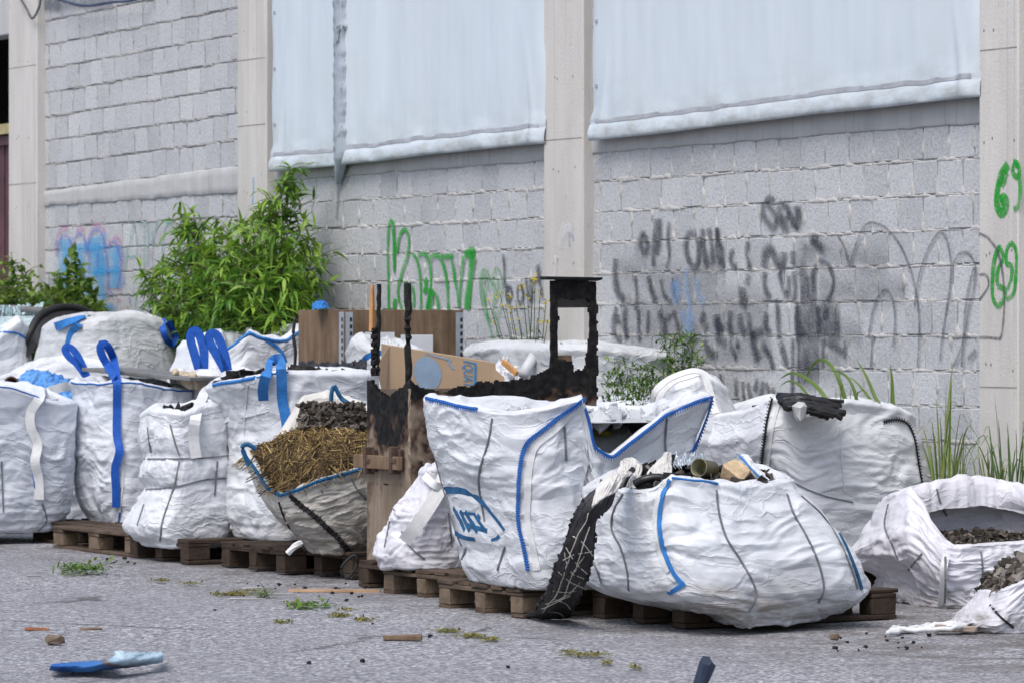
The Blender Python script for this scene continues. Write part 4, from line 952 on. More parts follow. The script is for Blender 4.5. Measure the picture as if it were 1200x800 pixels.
pallet(860, 690, 'dark pallet under the black-stitched bag', False, True)

# ------------------------------------------------------------------ the burnt plywood crate
def PX(px, py, x):                        # place on the plane at this x
    k = (px-600)/FPX; return P(px, py, x/(-CT+ST*k))
def panel(name, parent, plane, pxr, pyr, inside, char, mat, thick=.018, step=.008, seed=1):
    """a board cut to an outline; inside(px, py, noise) on a fine raster in the plane, given real thickness"""
    c00, c10, c01 = plane(pxr[0], pyr[1]), plane(pxr[1], pyr[1]), plane(pxr[0], pyr[0])
    ax = c10-c00; ax[2] = 0; wl = np.linalg.norm(ax); ax /= wl; hl = abs(c01[2]-c00[2])*1.02
    nu, nv = int(wl/step)+1, int(hl/step)+1
    uu, vv = np.meshgrid(np.arange(nu+1)*step, np.arange(nv+1)*step, indexing='ij')
    pts = c00 + uu[..., None]*ax + vv[..., None]*np.array([0, 0, 1.0])
    X_, Y_, _ = proj(pts.reshape(-1, 3)); X_, Y_ = X_.reshape(uu.shape), Y_.reshape(uu.shape)
    nz = field(nu+1, nv+1, 2.2, 2.2, seed, False)*.55 + field(nu+1, nv+1, 6, 6, seed+1, False)
    keep = inside(X_, Y_, nz); cm = keep[:-1, :-1] & keep[1:, :-1] & keep[1:, 1:] & keep[:-1, 1:]
    nrm = np.cross(ax, [0, 0, 1.0]); nrm /= np.linalg.norm(nrm)
    bm = bmesh.new(); vm = {}
    cl = char(X_, Y_, nz)
    def gv(i, j):
        if (i, j) not in vm:
            jx = .35*step*nz[i, j]; vm[(i, j)] = bm.verts.new(tuple(pts[i, j] + ax*jx*.4 + np.array([0, 0, jx*.4]) + nrm*.0008*nz[i, j]*cl[i, j]))
        return vm[(i, j)]
    for i, j in zip(*np.nonzero(cm)): bm.faces.new((gv(i, j), gv(i+1, j), gv(i+1, j+1), gv(i, j+1)))
    keys = list(vm.keys())
    off = Vector((0, 0, 0)); q = parent
    while q is not None: off += q.location; q = q.parent
    ret = bmesh.ops.extrude_face_region(bm, geom=list(bm.faces)); nv_ = [g for g in ret['geom'] if isinstance(g, bmesh.types.BMVert)]
    bmesh.ops.translate(bm, verts=nv_, vec=tuple(-nrm*thick)); bmesh.ops.translate(bm, verts=list(bm.verts), vec=tuple(-off))
    bmesh.ops.recalc_face_normals(bm, faces=list(bm.faces))
    me = bpy.data.meshes.new(name); bm.to_mesh(me); bm.free()
    co = np.zeros(len(me.vertices)*3, np.float32); me.vertices.foreach_get('co', co); co = co.reshape(-1, 3) + np.array(off)
    # burn value per vertex from its place on the board
    ui = np.clip(np.round(((co-c00)@ax)/step).astype(int), 0, nu); vi = np.clip(np.round((co[:, 2]-c00[2])/step).astype(int), 0, nv)
    at = me.attributes.new('char', 'FLOAT', 'POINT'); at.data.foreach_set('value', cl[ui, vi].astype(np.float32))
    me.materials.append(mat); o = bpy.data.objects.new(name, me); C.objects.link(o); o.parent = parent
    return o
ZA = Zg(655, .146); YA = yat(455, ZA)
xA0, xA1 = W(430, 600, YA)[0], W(482, 600, YA)[0]
crate = empty('burnt_crate', ((xA0+xA1)/2, YA+.6, 0), 'burnt plywood crate with charred posts and a hollow burnt window frame', 'crate')
pa = lambda px, py: W(px, py, YA); pb = lambda px, py: PX(px, py, xA1)
topA = [(425, 436), (437, 450), (445, 458), (452, 463), (460, 459), (470, 452), (477, 447), (490, 447)]
panel('side_panel', crate, pa, (430, 479), (435, 566), lambda X, Y, n: Y > np.interp(X, *zip(*topA)) + 1.6*n,
      lambda X, Y, n: np.clip(np.maximum(1.25-(Y-455)/58., 1.0-np.hypot((X-456)/19, (Y-503)/24)*.55) + .10*n, 0, 1), M['char_ply'], seed=31)
panel('lower_side_panel', crate, pa, (430, 479), (567.5, 655), lambda X, Y, n: Y > 0, lambda X, Y, n: np.clip(.02+.05*n + .3*np.exp(-((X-430)/5)**2), 0, .3), M['char_ply'], seed=35)
topB = [(480, 446), (487, 448), (495, 452), (507, 456), (520, 459), (530, 454), (545, 451), (558, 450), (562, 444), (580, 446), (602, 446), (620, 441), (640, 433), (647, 431)]
def inB(X, Y, n):
    low = (X < 647) & (Y > np.interp(X, *zip(*topB)) + 1.7*n)
    inner = (X > 654+.45*n) & (X < 690.5+.5*n) & (Y > 351+.9*n) & (Y < np.interp(X, [650, 672, 674, 684, 690], [420, 421, 437, 432, 410]) + 2*n)
    post = (X >= 645) & (X < 700.5+.35*n) & (Y > 328) & ~inner
    return low | post
panel('end_panel', crate, pb, (482, 703), (326, 600), inB,
      lambda X, Y, n: np.clip(np.where(X < 645, np.maximum(.38, 1.3-(Y-446)/(30+11*np.sin(X*.045))), np.maximum(.36, 1.35-np.maximum(Y-425, 0)/46.)) + .10*n - .55*np.exp(-(((X-655)/9)**2+((Y-432)/8)**2)), 0, 1), M['char_ply'], seed=37)
panel('lower_end_panel', crate, pb, (482, 703), (601.5, 668), lambda X, Y, n: Y > 0, lambda X, Y, n: np.clip(.1+.05*n, 0, .3), M['char_ply'], seed=38)
m = MB()
def stick(a, b, w, m, jit=.0015): 
    n = 14; pts = interp_path([a, b], n); pts[:, :2] += rng.normal(0, jit, (n, 2)); m.tube(pts, w*(1+rng.normal(0, .05, n)), 5)
stick(pa(432.5, 440)+[0, .03, 0], pa(433, 384)+[0, .03, 0], .020, m); stick(pa(433, 440)+[0, .05, 0], pa(435.2, 333)+[0, .05, 0], .013, m)
m.build('corner_post', M['charcoal'], crate)
m = MB(); m.tube([pa(431.8, 388)+[0, .02, 0], pa(432, 360)+[0, .02, 0], pa(432.4, 334)+[0, .02, 0]], [.017, .016, .010], 5); m.build('bare_wood_sliver', M['raw_wood'], crate)
m = MB(); stick(pa(478.5, 470)+[0, .0, 0], pa(477.7, 332)+[0, .0, 0], .021, m, .002); m.build('corner_post', M['charcoal'], crate)
m = MB(); stick(pa(480.3, 655)+[.004, -.002, 0], pa(480.3, 455)+[.004, -.002, 0], .011, m, .0006); m.build('corner_bead', M['char_ply'], crate)
a_, b_ = pb(634, 326.5), pb(700.5, 327); m = MB(); m.box((a_+b_)/2+[0.02, 0, 0], (.03, np.linalg.norm(b_-a_)/2, .008), jit=.003); m.build('top_rail', M['charcoal'], crate)
a_, b_ = pb(654, 344), pb(691, 344); m = MB(); m.box((a_+b_)/2+[-.025, 0, 0], (.010, np.linalg.norm(b_-a_)/2, .075), jit=.003); m.build('header_board', M['soot'], crate)
a_ = pb(651, 425); b_ = pb(671, 425); m = MB(); m.box((a_+b_)/2+[-.03, 0, 0], (.010, .062, .04), jit=.002); m.build('sill_stub', M['ply'], crate)
# far sides of the box, out of sight from the front
m = MB(); m.box(((xA0+.012), YA+.62, .6), (.010, .58, .45)); m.build('back_panel', M['char_ply'], crate)
m = MB(); bl = pa(423, 541)+[0, -.035, 0]; br = pa(476, 541)+[0, -.035, 0]; m.box((bl+br)/2, (abs(br[0]-bl[0])/2, .014, .036), bev=.003); o = m.build('latch_bar', M['ply'], crate)
for px in (440, 470.5):
    m = MB(); c_ = pa(px, 539)+[0, -.03, 0]; m.box(c_, (.030, .026, .012), bev=.003); m.box(c_+[-.024, 0, 0], (.012, .028, .072), bev=.003); m.box(c_+[.024, .012, .0], (.012, .012, .06), bev=.003); m.build('latch_bracket', M['iron'], crate)

# ------------------------------------------------------------------ the weathered plywood crate by the wall
YP = -1.55; xP = W(405.5, 400, YP)[0]
pc = lambda px, py: W(px, py, YP); pd = lambda px, py: PX(px, py, xP)
pl_ = empty('plywood_crate', (xP-.3, YP+.4, 0), 'weathered brown plywood crate with perforated metal corner strips', 'crate')
zt = pc(405, 363)[2]
xl = pc(351, 400)[0]; yr = pd(543, 400)[1]
def slab(name, c, h, mat, parent, **kw): m = MB(); m.box(c, h, **kw); return m.build(name, mat, parent)
slab('front_board', ((xl+xP)/2, YP, zt/2), ((xP-xl)/2, .009, zt/2), M['ply'], pl_, bev=.002)
slab('end_board', (xP-.009, (YP+.01+yr)/2, zt/2), (.009, (yr-YP-.01)/2, zt/2), M['ply'], pl_, bev=.002)
slab('back_board', ((xl+xP)/2, yr-.01, zt/2), ((xP-xl)/2-.02, .009, zt/2), M['ply'], pl_); slab('far_board', (xl+.01, (YP+yr)/2, zt/2), (.009, (yr-YP)/2-.02, zt/2), M['ply'], pl_)
def perforated(c, ax, wd, z0, z1):
    m = MB(); h = np.array([.002, .002, (z1-z0)/2]); h[ax] = wd; m.box((c[0], c[1], (z0+z1)/2), h); o = m.build('metal_strip', M['zinc'], pl_)
    q = MB()
    for z in np.arange(z0+.03, z1-.02, .045):
        cc = np.array([c[0], c[1], z]); cc[1-ax] += (.0022 if ax == 1 else -.0022); hh = np.array([.001, .001, .013]); hh[ax] = wd*.33
        cc[ax] += wd*.45; q.box(cc, hh)
    q.build('punched_hole', M['soot'], o)
perforated((xP+.003, YP+.022), 1, .026, .1, zt-.015); perforated((xP-.04, YP-.012), 0, .03, .1, zt-.015); perforated((xP+.003, yr-.03), 1, .028, .1, zt-.015)
m = MB(); m.tube(interp_path([pc(350.5, 372)+[0, -.03, 0], pc(350, 392)+[0, -.04, 0], pc(351, 412)+[0, -.03, 0], pc(349, 440)+[0, -.03, 0]], 20), .012, 6); tag(m.build('cord', M['soot'], None, True), 'thin black cord hanging at the left edge of the plywood crate', 'cord')

# ------------------------------------------------------------------ the printed cardboard box behind the burnt crate
def block_from(o_, u, v, w_): return [o_, o_+u, o_+u+v, o_+v, o_+w_, o_+u+w_, o_+u+v+w_, o_+v+w_]
Zc = 22.9
q0 = P(456, 405, Zc); q1 = P(581, 425.5, Zc+.10); u_ = q1-q0; dn = np.array([-.02, 0, -.42]) + u_*0.01; w_ = DV*.40 - RV*.06 + np.array([0, 0, .012]); 
k = NT('cardboard'); v = k.coord(); cc = k.mix(k.noise(v, 4, 5, .6), (.36, .255, .165), (.47, .345, .235)); fl = k.noise(k.map(v, (1, 1, 60)), 3, 2)
M['card'] = k.fin(cc, .8, k.bump(fl, .15, .004), .2)
vs = block_from(q0, u_, dn, w_); cb = mesh_obj('cardboard_box', vs, [(0, 1, 2, 3)[::-1], (4, 5, 6, 7), (0, 4, 7, 3), (1, 2, 6, 5), (0, 1, 5, 4), (3, 7, 6, 2)], M['card'])
tag(cb, 'large tan cardboard box with pale blue printing leaning behind the burnt crate', 'cardboard box')
ul = np.linalg.norm(u_); ue = u_/ul; ve = dn/np.linalg.norm(dn); nf = np.cross(ue, ve); nf = nf/np.linalg.norm(nf); nf = nf if nf@DV < 0 else -nf
def on_box(a, b, e=.003): return q0 + ue*a + ve*b + nf*e
pf = MB()                                                          # the near end flap, folded towards the left
fl_ = [q0+nf*.004, q0+dn*.8+nf*.004, q0+dn*.8-RV*.02-DV*.05, q0+dn*.30-RV*.075-DV*.10]
mesh_obj('flap', [*fl_, *[p + np.array([0, 0, .004]) + DV*.004 for p in fl_]], [(0, 1, 2, 3), (7, 6, 5, 4), (0, 4, 5, 1), (1, 5, 6, 2), (2, 6, 7, 3), (3, 7, 4, 0)], M['card'], cb)
mesh_obj('torn_flap', [on_box(ul-.02, .02, .002), on_box(ul+.05, .075, .02), on_box(ul+.055, .13, .02), on_box(ul-.02, .15, .002)], [(0, 1, 2, 3)], M['card'], cb)
prb = plain('pale_blue_ink', (.24, .33, .44), .75, .2, .12, 12); prt = plain('blue_ink', (.035, .22, .46), .7, .2, .15, 20)
vs, fs = [], []
def poly(pts, e=.003): n = len(vs); vs.extend([on_box(a, b, e) for a, b in pts]); fs.append(tuple(range(n, n+len(pts))))
poly([(.235+.085*math.cos(t), .125+.10*math.sin(t)) for t in np.linspace(0, 2*math.pi, 36, endpoint=False)])
for k_ in range(3):
    e = [(.14+.02*k_+.16*math.sin(t), .30-.10*math.cos(t)+.01*k_) for t in np.linspace(.2, 1.5, 12)]; poly(e + [(a-.012, b+.012) for a, b in e[::-1]], .004+.0005*k_)
poly([(.22, .005), (.38, .02), (.37, .045), (.40, .07), (.385, .075), (.355, .045), (.365, .03), (.22, .012)])
mesh_obj('printed_globe', vs, fs, prb, cb)
def lettering(txt, size, place, mat, parent, name='lettering', ext=0.0):
    cu = bpy.data.curves.new('t', 'FONT'); cu.body = txt; cu.size = size; cu.resolution_u = 4; to = bpy.data.objects.new('t', cu); C.objects.link(to)
    bpy.context.view_layer.update(); me = to.evaluated_get(bpy.context.evaluated_depsgraph_get()).to_mesh()
    v = [place(p.co.x, p.co.y) for p in me.vertices]; f = [tuple(p.vertices) for p in me.polygons]
    bpy.data.objects.remove(to); bpy.data.curves.remove(cu)
    return mesh_obj(name, v, f, mat, parent)
lettering('QUATEC', .082, lambda x, y: on_box(.455 + y, .030 + x*.60, .004), prt, cb)
vs, fs = [], []; poly([(.520, .022), (.534, .022), (.532, .30), (.518, .30)], .004); poly([(.452, .014), (.534, .016), (.534, .024), (.452, .022)], .0045); mesh_obj('printed_bar', vs, fs, prt, cb)
# ------------------------------------------------------------------ what is in the bags
class Heap: pass
def heap(b, name, label, mat, depth=.05, dome=.10, f=.94, rough=.02, kind='stuff', cat='debris', seed=1, nr=22, flat=None, cap=None):
    ring = b.grid[b.rimrow]; U_ = len(ring); c = ring.mean(0); zc = ring[:, 2].mean()
    r = np.linspace(0, 1, nr)[:, None]
    T = np.zeros((nr, U_, 3)); rf = field(1, U_, 3, 8, seed)[0]
    zr = np.convolve(np.r_[ring[-9:, 2], ring[:, 2], ring[:9, 2]], np.ones(19)/19, 'valid')
    if cap is not None: zr = np.minimum(zr, CAMH + (HOR-cap)*(c-CAM)@DV/FPX)
    if flat is not None: zr = zr*0 + np.percentile(ring[:, 2], flat); zc = zr[0]
    for i, q in enumerate(np.linspace(0, 1, nr)):
        T[i] = c + (ring-c)*q*f
        T[i, :, 2] = zc*(1-q**1.5) + zr*q**1.5 - depth + dome*(1-q*q)
    nz = field(nr, U_, 2.5, 7, seed+5); ed = (1-np.linspace(0, 1, nr)**4)[:, None]
    T[..., 2] += rough*nz*ed; T[0] = T[0].mean(0)
    v = T.reshape(-1, 3); fc = grid_faces(nr, U_, True)
    h = Heap(); h.T = T; h.bvh = BVHTree.FromPolygons([tuple(p) for p in v], fc.tolist()); h.U = U_; h.nr = nr
    h.v, h.f = v, fc; h.c = c
    m = MB(); m.add(v, [tuple(q) for q in fc]); h.m = m; h.name = name; h.mat = mat; h.label = label; h.cat = cat; h.kind = kind
    return h
def surf(h, r, a):
    i = min(int(r*(h.nr-1)), h.nr-2); j = int(a*h.U) % h.U; return h.T[i, j]
def done(h, smooth=False):
    o = h.m.build(h.name, h.mat, None, smooth, attr='tone'); return tag(o, h.label, h.cat, None, h.kind)
def m_tone(name, stops, rough=.85, sc=14):
    k = NT(name); v = k.coord(); t = k.math('ADD', k.math('MULTIPLY', k.attr('tone'), .75), k.math('MULTIPLY', k.noise(v, sc, 5, .65), .35))
    return k.fin(k.ramp(t, stops), rough, k.bump(k.noise(v, 40, 4), .5, .012), .2)
M['straw'] = m_tone('straw', [(.15, (.055, .038, .022)), (.4, (.17, .115, .05)), (.65, (.36, .25, .095)), (.95, (.56, .43, .20))], .7)
M['rubble'] = m_tone('dark_rubble', [(.1, (.012, .011, .010)), (.45, (.05, .043, .037)), (.7, (.13, .11, .09)), (1, (.30, .28, .26))])
M['scrap'] = m_tone('burnt_scraps', [(.1, (.006, .006, .006)), (.5, (.022, .021, .022)), (.75, (.10, .085, .07)), (1, (.36, .33, .30))], .6)
M['pale_scrap'] = m_tone('pale_scraps', [(.1, (.40, .42, .44)), (.6, (.58, .60, .62)), (1, (.66, .66, .66))], .7)
# straw
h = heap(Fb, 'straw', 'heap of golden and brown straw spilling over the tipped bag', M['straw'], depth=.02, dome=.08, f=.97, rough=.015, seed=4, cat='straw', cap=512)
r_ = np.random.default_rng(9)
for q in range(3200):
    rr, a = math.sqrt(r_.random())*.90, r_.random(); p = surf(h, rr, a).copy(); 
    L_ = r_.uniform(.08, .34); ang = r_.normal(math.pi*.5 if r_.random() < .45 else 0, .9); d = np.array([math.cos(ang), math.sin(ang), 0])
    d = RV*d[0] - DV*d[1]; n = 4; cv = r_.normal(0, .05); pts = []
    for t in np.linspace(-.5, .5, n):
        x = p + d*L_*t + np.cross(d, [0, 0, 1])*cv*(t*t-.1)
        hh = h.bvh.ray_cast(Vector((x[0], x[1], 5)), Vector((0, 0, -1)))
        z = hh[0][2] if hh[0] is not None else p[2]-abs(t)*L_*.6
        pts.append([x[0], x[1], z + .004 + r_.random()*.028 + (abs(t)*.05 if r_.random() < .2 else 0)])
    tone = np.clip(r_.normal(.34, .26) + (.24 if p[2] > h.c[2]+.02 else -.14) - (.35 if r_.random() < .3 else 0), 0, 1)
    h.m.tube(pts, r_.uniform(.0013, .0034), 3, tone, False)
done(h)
def shards(h, n, s0, s1, seed, tones=(.1, .9), rmax=.93, flat=.25):
    r_ = np.random.default_rng(seed)
    for q in range(n):
        p = surf(h, math.sqrt(r_.random())*rmax, r_.random()); s = r_.uniform(s0, s1)
        R = rotaxis(Vector(r_.normal(size=3)).normalized(), r_.uniform(0, 3)); hx = np.array([s, s*r_.uniform(.3, .9), s*flat*r_.uniform(.4, 1.6)])
        h.m.box(p+[0, 0, s*.3], hx, R, a=r_.uniform(*tones), jit=s*.12)
# rubble at the back of the straw bag, seen as a dark strip
hb = heap(Fb, 'rubble', 'dark broken rubble behind the straw in the tipped bag', M['rubble'], depth=-.03, dome=-.02, f=.90, rough=.02, seed=14)
hb.m = MB(); r_ = np.random.default_rng(12)
for q in range(700):
    px, py = r_.uniform(352, 426), r_.uniform(473, 502); p = P(px, py, 21.62 + (490-py)*.004 + r_.normal(0, .02)); s = r_.uniform(.007, .022)
    hb.m.box(p, (s, s*r_.uniform(.4, 1), s*.4), rotaxis(Vector(r_.normal(size=3)).normalized(), r_.uniform(0, 3)), a=r_.uniform(0, .8), jit=s*.1)
done(hb)
# burnt scraps in the front bag
h = heap(J, 'burnt_scraps', 'tangle of small charred scraps heaped in the front bag', M['scrap'], depth=.055, dome=.05, f=.95, rough=.02, seed=5)
shards(h, 520, .010, .05, 3, (0, .95), flat=.12)
r_ = np.random.default_rng(4)
for q in range(70):
    p = surf(h, math.sqrt(r_.random())*.9, r_.random()); d = r_.normal(size=3)*.09; d[2] = abs(d[2])*.4
    h.m.tube(interp_path([p-d*.5, p+[0, 0, .03], p+d*.6], 6), r_.uniform(.003, .009), 5, r_.uniform(0, .6))
done(h)
h = heap(L, 'rubble', 'dark fine rubble inside the slumped bag at the right edge', M['rubble'], depth=.02, dome=.04, f=.93, rough=.012, seed=6, flat=8)
shards(h, 900, .005, .024, 6, (0, .8), flat=.15); done(h)
h = heap(Mb, 'rubble', 'grey brown rubble spilling from the small tipped sack', M['rubble'], depth=.02, dome=.03, f=.95, rough=.018, seed=7)
shards(h, 350, .008, .04, 7, (.2, 1.0)); done(h)
for b, lab, sd in ((Ab, 'dark rubbish inside the leftmost front bag', 21), (Bb, 'dark rubbish inside the bag with the royal blue strap', 22), (Cb, 'dark rubbish inside the squat tied bag', 23), (Db, 'black charred rubbish across the top of the big bag behind the straw', 24), (H, 'pale rubbish inside the bag with blue print', 25), (K, 'black rubbish in the black-stitched bag', 26)):
    h = heap(b, 'rubbish', lab, M['scrap' if b is not H else 'pale_scrap'], depth=.04 if b is not H else .06, dome=.02, f=.93, rough=.015, seed=sd, nr=14, flat=45 if b is Db else 40 if b is H else 10)
    shards(h, 120, .012, .05, sd, (0, .6)); done(h)

# ------------------------------------------------------------------ loose sheets: rows of (photo column, row, distance) from one edge to the other
def sheet(name, rows, mat, label=None, cat=None, parent=None, nu=60, nv=40, ex=(.03, .03), seed=1, amp=.010, crump=.4, th=.0, dirt=None, group=None, smooth_rows_=True):
    R = [interp_path([P(*q) for q in r], nu) for r in rows]; R = np.array(R)
    T = np.stack([interp_path(R[:, j], nv, smooth_rows_) for j in range(nu)], 1)
    N = grid_normals(T, False)
    if (N*(CAM-T)).sum() < 0: T = T[:, ::-1]
    f = field(nv, nu, 5, 9, seed, False)*.6 + field(nv, nu, 3, 4, seed+1, False)*.4
    A_ = relax(T, np.full((nv, nu), ex[0], np.float32)*np.clip(.6+.6*field(nv, nu, 12, 12, seed+2, False), 0, 2), np.full((nv, nu), ex[1], np.float32), False, 60, .05, .05, .05, amp*f, .9).astype(float)
    B_ = upsample(A_, nv*2, nu*2, False); V2, U2 = B_.shape[:2]
    gu = np.cumsum(np.r_['1', np.zeros((V2, 1)), np.linalg.norm(np.diff(B_, axis=1), axis=2)], 1); gv = np.cumsum(np.r_[np.zeros((1, U2)), np.linalg.norm(np.diff(B_, axis=0), axis=2)], 0)
    if crump: B_ += grid_normals(B_, False)*(crump*(.022*crumple(gu, gv, .26, seed+5, 1.6) - .018*crumple(gu+3, gv, .31, seed+6, 1.4) + .008*crumple(gu, gv+3, .12, seed+7, 1.6)))[..., None]
    o = mesh_obj(name, B_.reshape(-1, 3), grid_faces(V2, U2), M[mat], parent, True, np.stack([gu, gv], -1).reshape(-1, 2), {'dirt': np.full(V2*U2, dirt or 0.0)})
    if th: md = o.modifiers.new('thickness', 'SOLIDIFY'); md.thickness = th; md.offset = 0
    tag(o, label, cat, group)
    b = Bag(); b.o = o; b.grid = B_; b.bvh = BVHTree.FromPolygons([tuple(q) for q in B_.reshape(-1, 3)], grid_faces(V2, U2).tolist()); return b
# charred black strip with pale cords hanging down between the two front bags
def m_rub():
    k = NT('charred_belt'); v = k.coord(); uv = k.coord('UV')
    n = k.noise(v, 9, 5, .6); c = k.mix(k.ramp(n, [(.35, 0), (.7, 1)]), (.010, .010, .012), (.032, .032, .038))
    return k.fin(c, .5, k.bump(k.noise(v, 22, 4), .4, .02), .45)
M['belt'] = m_rub()
zr = Zg(716)
belt = sheet('charred_belt', [[(707, 566, 17.30), (714, 570, 17.28), (722, 573, 17.30)], [(684, 586, 17.28), (700, 590, 17.24), (716, 592, 17.28)], [(670, 612, 17.3), (684, 611, 17.27), (699, 609, 17.3)], [(660, 640, 17.35), (677, 640, 17.31), (697, 639, 17.35)],
          [(650, 668, 17.45), (669, 668, 17.41), (691, 667, 17.45)], [(640, 694, 17.7), (660, 694, 17.67), (681, 693, 17.7)], [(628, 712, 17.98), (648, 714, 17.94), (671, 711, 17.95)], [(616, 721.5, 18.2), (640, 723.5, 18.13), (665, 722, 18.12)]], 'belt', 'black charred belt strip with pale cords draped from the front bag to the ground', 'rubber strip', seed=51, nu=26, nv=70, amp=.008, crump=.22, th=.012)
r_ = np.random.default_rng(8)
crd = [[(690, 600), (672, 640), (655, 690), (636, 716)], [(664, 640), (676, 660), (690, 672)], [(660, 655), (675, 648), (692, 645)], [(655, 668), (668, 680), (686, 688)], [(648, 690), (662, 692), (676, 690)], [(684, 650), (670, 672), (660, 700)], [(636, 712), (655, 702), (668, 696)], [(674, 668), (682, 640), (690, 616)],
       [(650, 700), (664, 706), (670, 714)], [(668, 625), (682, 634), (694, 650)], [(680, 680), (664, 696), (640, 706)], [(662, 646), (668, 668), (684, 676)], [(645, 715), (655, 716), (660, 720)]]
m = MB()
for c_ in crd:
    s_ = on_surface(belt, c_, .01)
    if len(s_) > 4: m.tube(sm([a+n*.006 for a, n in s_]), .0032, 4)
m.build('cord', M['cord'], belt.o)['label'] = 'pale frayed cords'
m = MB()
for q in range(70):                                                # ragged burnt edges
    e = belt.grid[r_.integers(12, len(belt.grid)-2), 0 if r_.random() < .5 else -1]; s = r_.uniform(.004, .011); m.box(e, (s, s*.7, s), rotaxis(Vector(r_.normal(size=3)).normalized(), r_.uniform(0, 3)), jit=s*.25)
m.build('charred_edge', M['charcoal'], belt.o)
sheet('scorched_cloth', [[(694, 594, 17.16), (706, 584, 17.14), (722, 576, 17.18)], [(700, 572, 17.2), (714, 564, 17.18), (730, 562, 17.24)], [(716, 556, 17.4), (730, 551, 17.42), (742, 554, 17.45)]], 'cloth_white', 'tan edged scorched cloth at the head of the black strip', 'cloth', seed=52, nu=24, nv=24, th=.008)
sheet('scorched_cloth', [[(722, 574, 17.59), (738, 572, 17.57), (752, 571, 17.59)], [(722, 556, 17.69), (738, 556, 17.64), (750, 560, 17.66)], [(727, 545, 17.79), (740, 540, 17.74), (752, 546, 17.74)], [(728, 541, 17.89), (736, 537, 17.84), (742, 541, 17.84)]], 'cloth_white', 'white scorched cloth bunch on the left of the scrap heap', 'cloth', seed=53, nu=26, nv=26, th=.008)
sheet('scorched_cloth', [[(754, 564, 17.61), (770, 561, 17.57), (786, 559, 17.59)], [(762, 550, 17.66), (774, 548, 17.64), (787, 550, 17.64)], [(776, 538, 17.69), (782, 534, 17.69), (786, 536, 17.69)], [(781, 533, 17.74), (783, 532, 17.74), (785, 533, 17.74)]], 'cloth_white', 'white pointed flap of scorched cloth in the middle of the scrap heap', 'cloth', seed=54, nu=24, nv=24, th=.008)
m = MB(); m.tube(interp_path([P(744, 566, 17.54), P(756, 561, 17.52), P(772, 559, 17.52), P(786, 563, 17.52)], 20), .020, 7); m.tube(interp_path([P(728, 573, 17.54), P(735, 558, 17.56), P(742, 549, 17.60)], 14), .014, 6); tag(m.build('charred_roll', M['soot'], None, True), 'black charred roll lying in front of the white cloths', 'cloth')
def lathe(c, ax, prof, mat, name, label, cat, n=20):
    ax = np.array(ax, float); ax /= np.linalg.norm(ax); x = np.cross(ax, [0, 0, 1]); x /= np.linalg.norm(x); y = np.cross(ax, x)
    v = [c + ax*a + r*(math.cos(t)*x + math.sin(t)*y) for a, r in prof for t in np.linspace(0, 2*math.pi, n, endpoint=False)]
    return tag(mesh_obj(name, v, grid_faces(len(prof), n, True), mat, None, True), label, cat)
tin = plain('dull_tin', (.20, .19, .12), .5, .5, .35, 14, .5)
lathe(P(823, 548, 17.57), -DV*.8 - RV*.5 + [0, 0, .1], [(-.09, .002), (-.09, .040), (.03, .042), (.032, .044), (.034, .042), (.032, .038), (-.06, .036), (-.06, .001)], tin, 'tin_can', 'open dull tin can lying on the burnt scraps', 'tin can')
sheet('foil_sheet', [[(790, 548, 17.62), (804, 545, 17.59), (818, 546, 17.62)], [(788, 540, 17.69), (806, 537, 17.64), (826, 538, 17.69)], [(794, 534, 17.79), (810, 532, 17.74), (828, 534, 17.79)]], 'zinc', 'crumpled grey metal sheet behind the tin can', 'metal sheet', seed=55, nu=30, nv=22, crump=1.0)
m = MB(); m.box(P(862, 555, 17.59), (.055, .045, .042), rotaxis(Vector((.3, .8, .5)).normalized(), .8), bev=.012, jit=.006); tag(m.build('foam_block', M['tan'], None), 'scorched tan foam block on the right of the scrap heap', 'foam block')
sheet('woven_flap', [[(876, 567, 17.57), (890, 566, 17.56), (902, 562, 17.59)], [(872, 556, 17.62), (884, 550, 17.59), (896, 556, 17.61)], [(864, 536, 17.69), (870, 531, 17.66), (878, 534, 17.67)]], 'bag', 'loose white woven flap with a blue line at the right of the scrap heap', 'cloth', seed=56, nu=24, nv=24)
fl = bpy.data.objects['woven_flap']
m = MB(); m.tube(interp_path([P(866, 533, 17.63), P(878, 546, 17.57), P(890, 558, 17.54)], 16), .005, 5); m.build('blue_line', M['strap_blue_light'], fl)
m = MB(); pts = [P(880, 570, 17.50), P(892, 556, 17.50), P(900, 561, 17.52), P(899, 568, 17.51)]; m.add(pts + [p + DV*.02 for p in pts], [(0, 1, 2, 3), (7, 6, 5, 4), (0, 4, 5, 1), (1, 5, 6, 2), (2, 6, 7, 3), (3, 7, 4, 0)]); tag(m.build('plastic_shard', M['soot'], None), 'black plastic shard at the right end of the scrap heap', 'plastic shard')
# things in the mouth of the blue printed bag
sheet('plastic_sheet', [[(684, 536, 18.36), (715, 545, 18.40), (752, 520, 18.50)], [(688, 512, 18.46), (712, 516, 18.48), (737, 502, 18.57)], [(690, 496, 18.72), (715, 496, 18.72), (742, 490, 18.82)], [(692, 486, 19.02), (720, 482, 19.02), (748, 486, 19.12)]], 'paper', 'white plastic sheet inside the mouth of the bag with blue print', 'plastic sheet', seed=57, nu=26, nv=20, crump=.3)
m = MB(); m.box(P(703, 507, 18.48), (.05, .03, .012), rotz(.6), bev=.003); tag(m.build('yellow_scrap', plain('yellow_scrap', (.36, .30, .05), .6), None), 'small yellow scrap in the mouth of the bag with blue print', 'scrap')
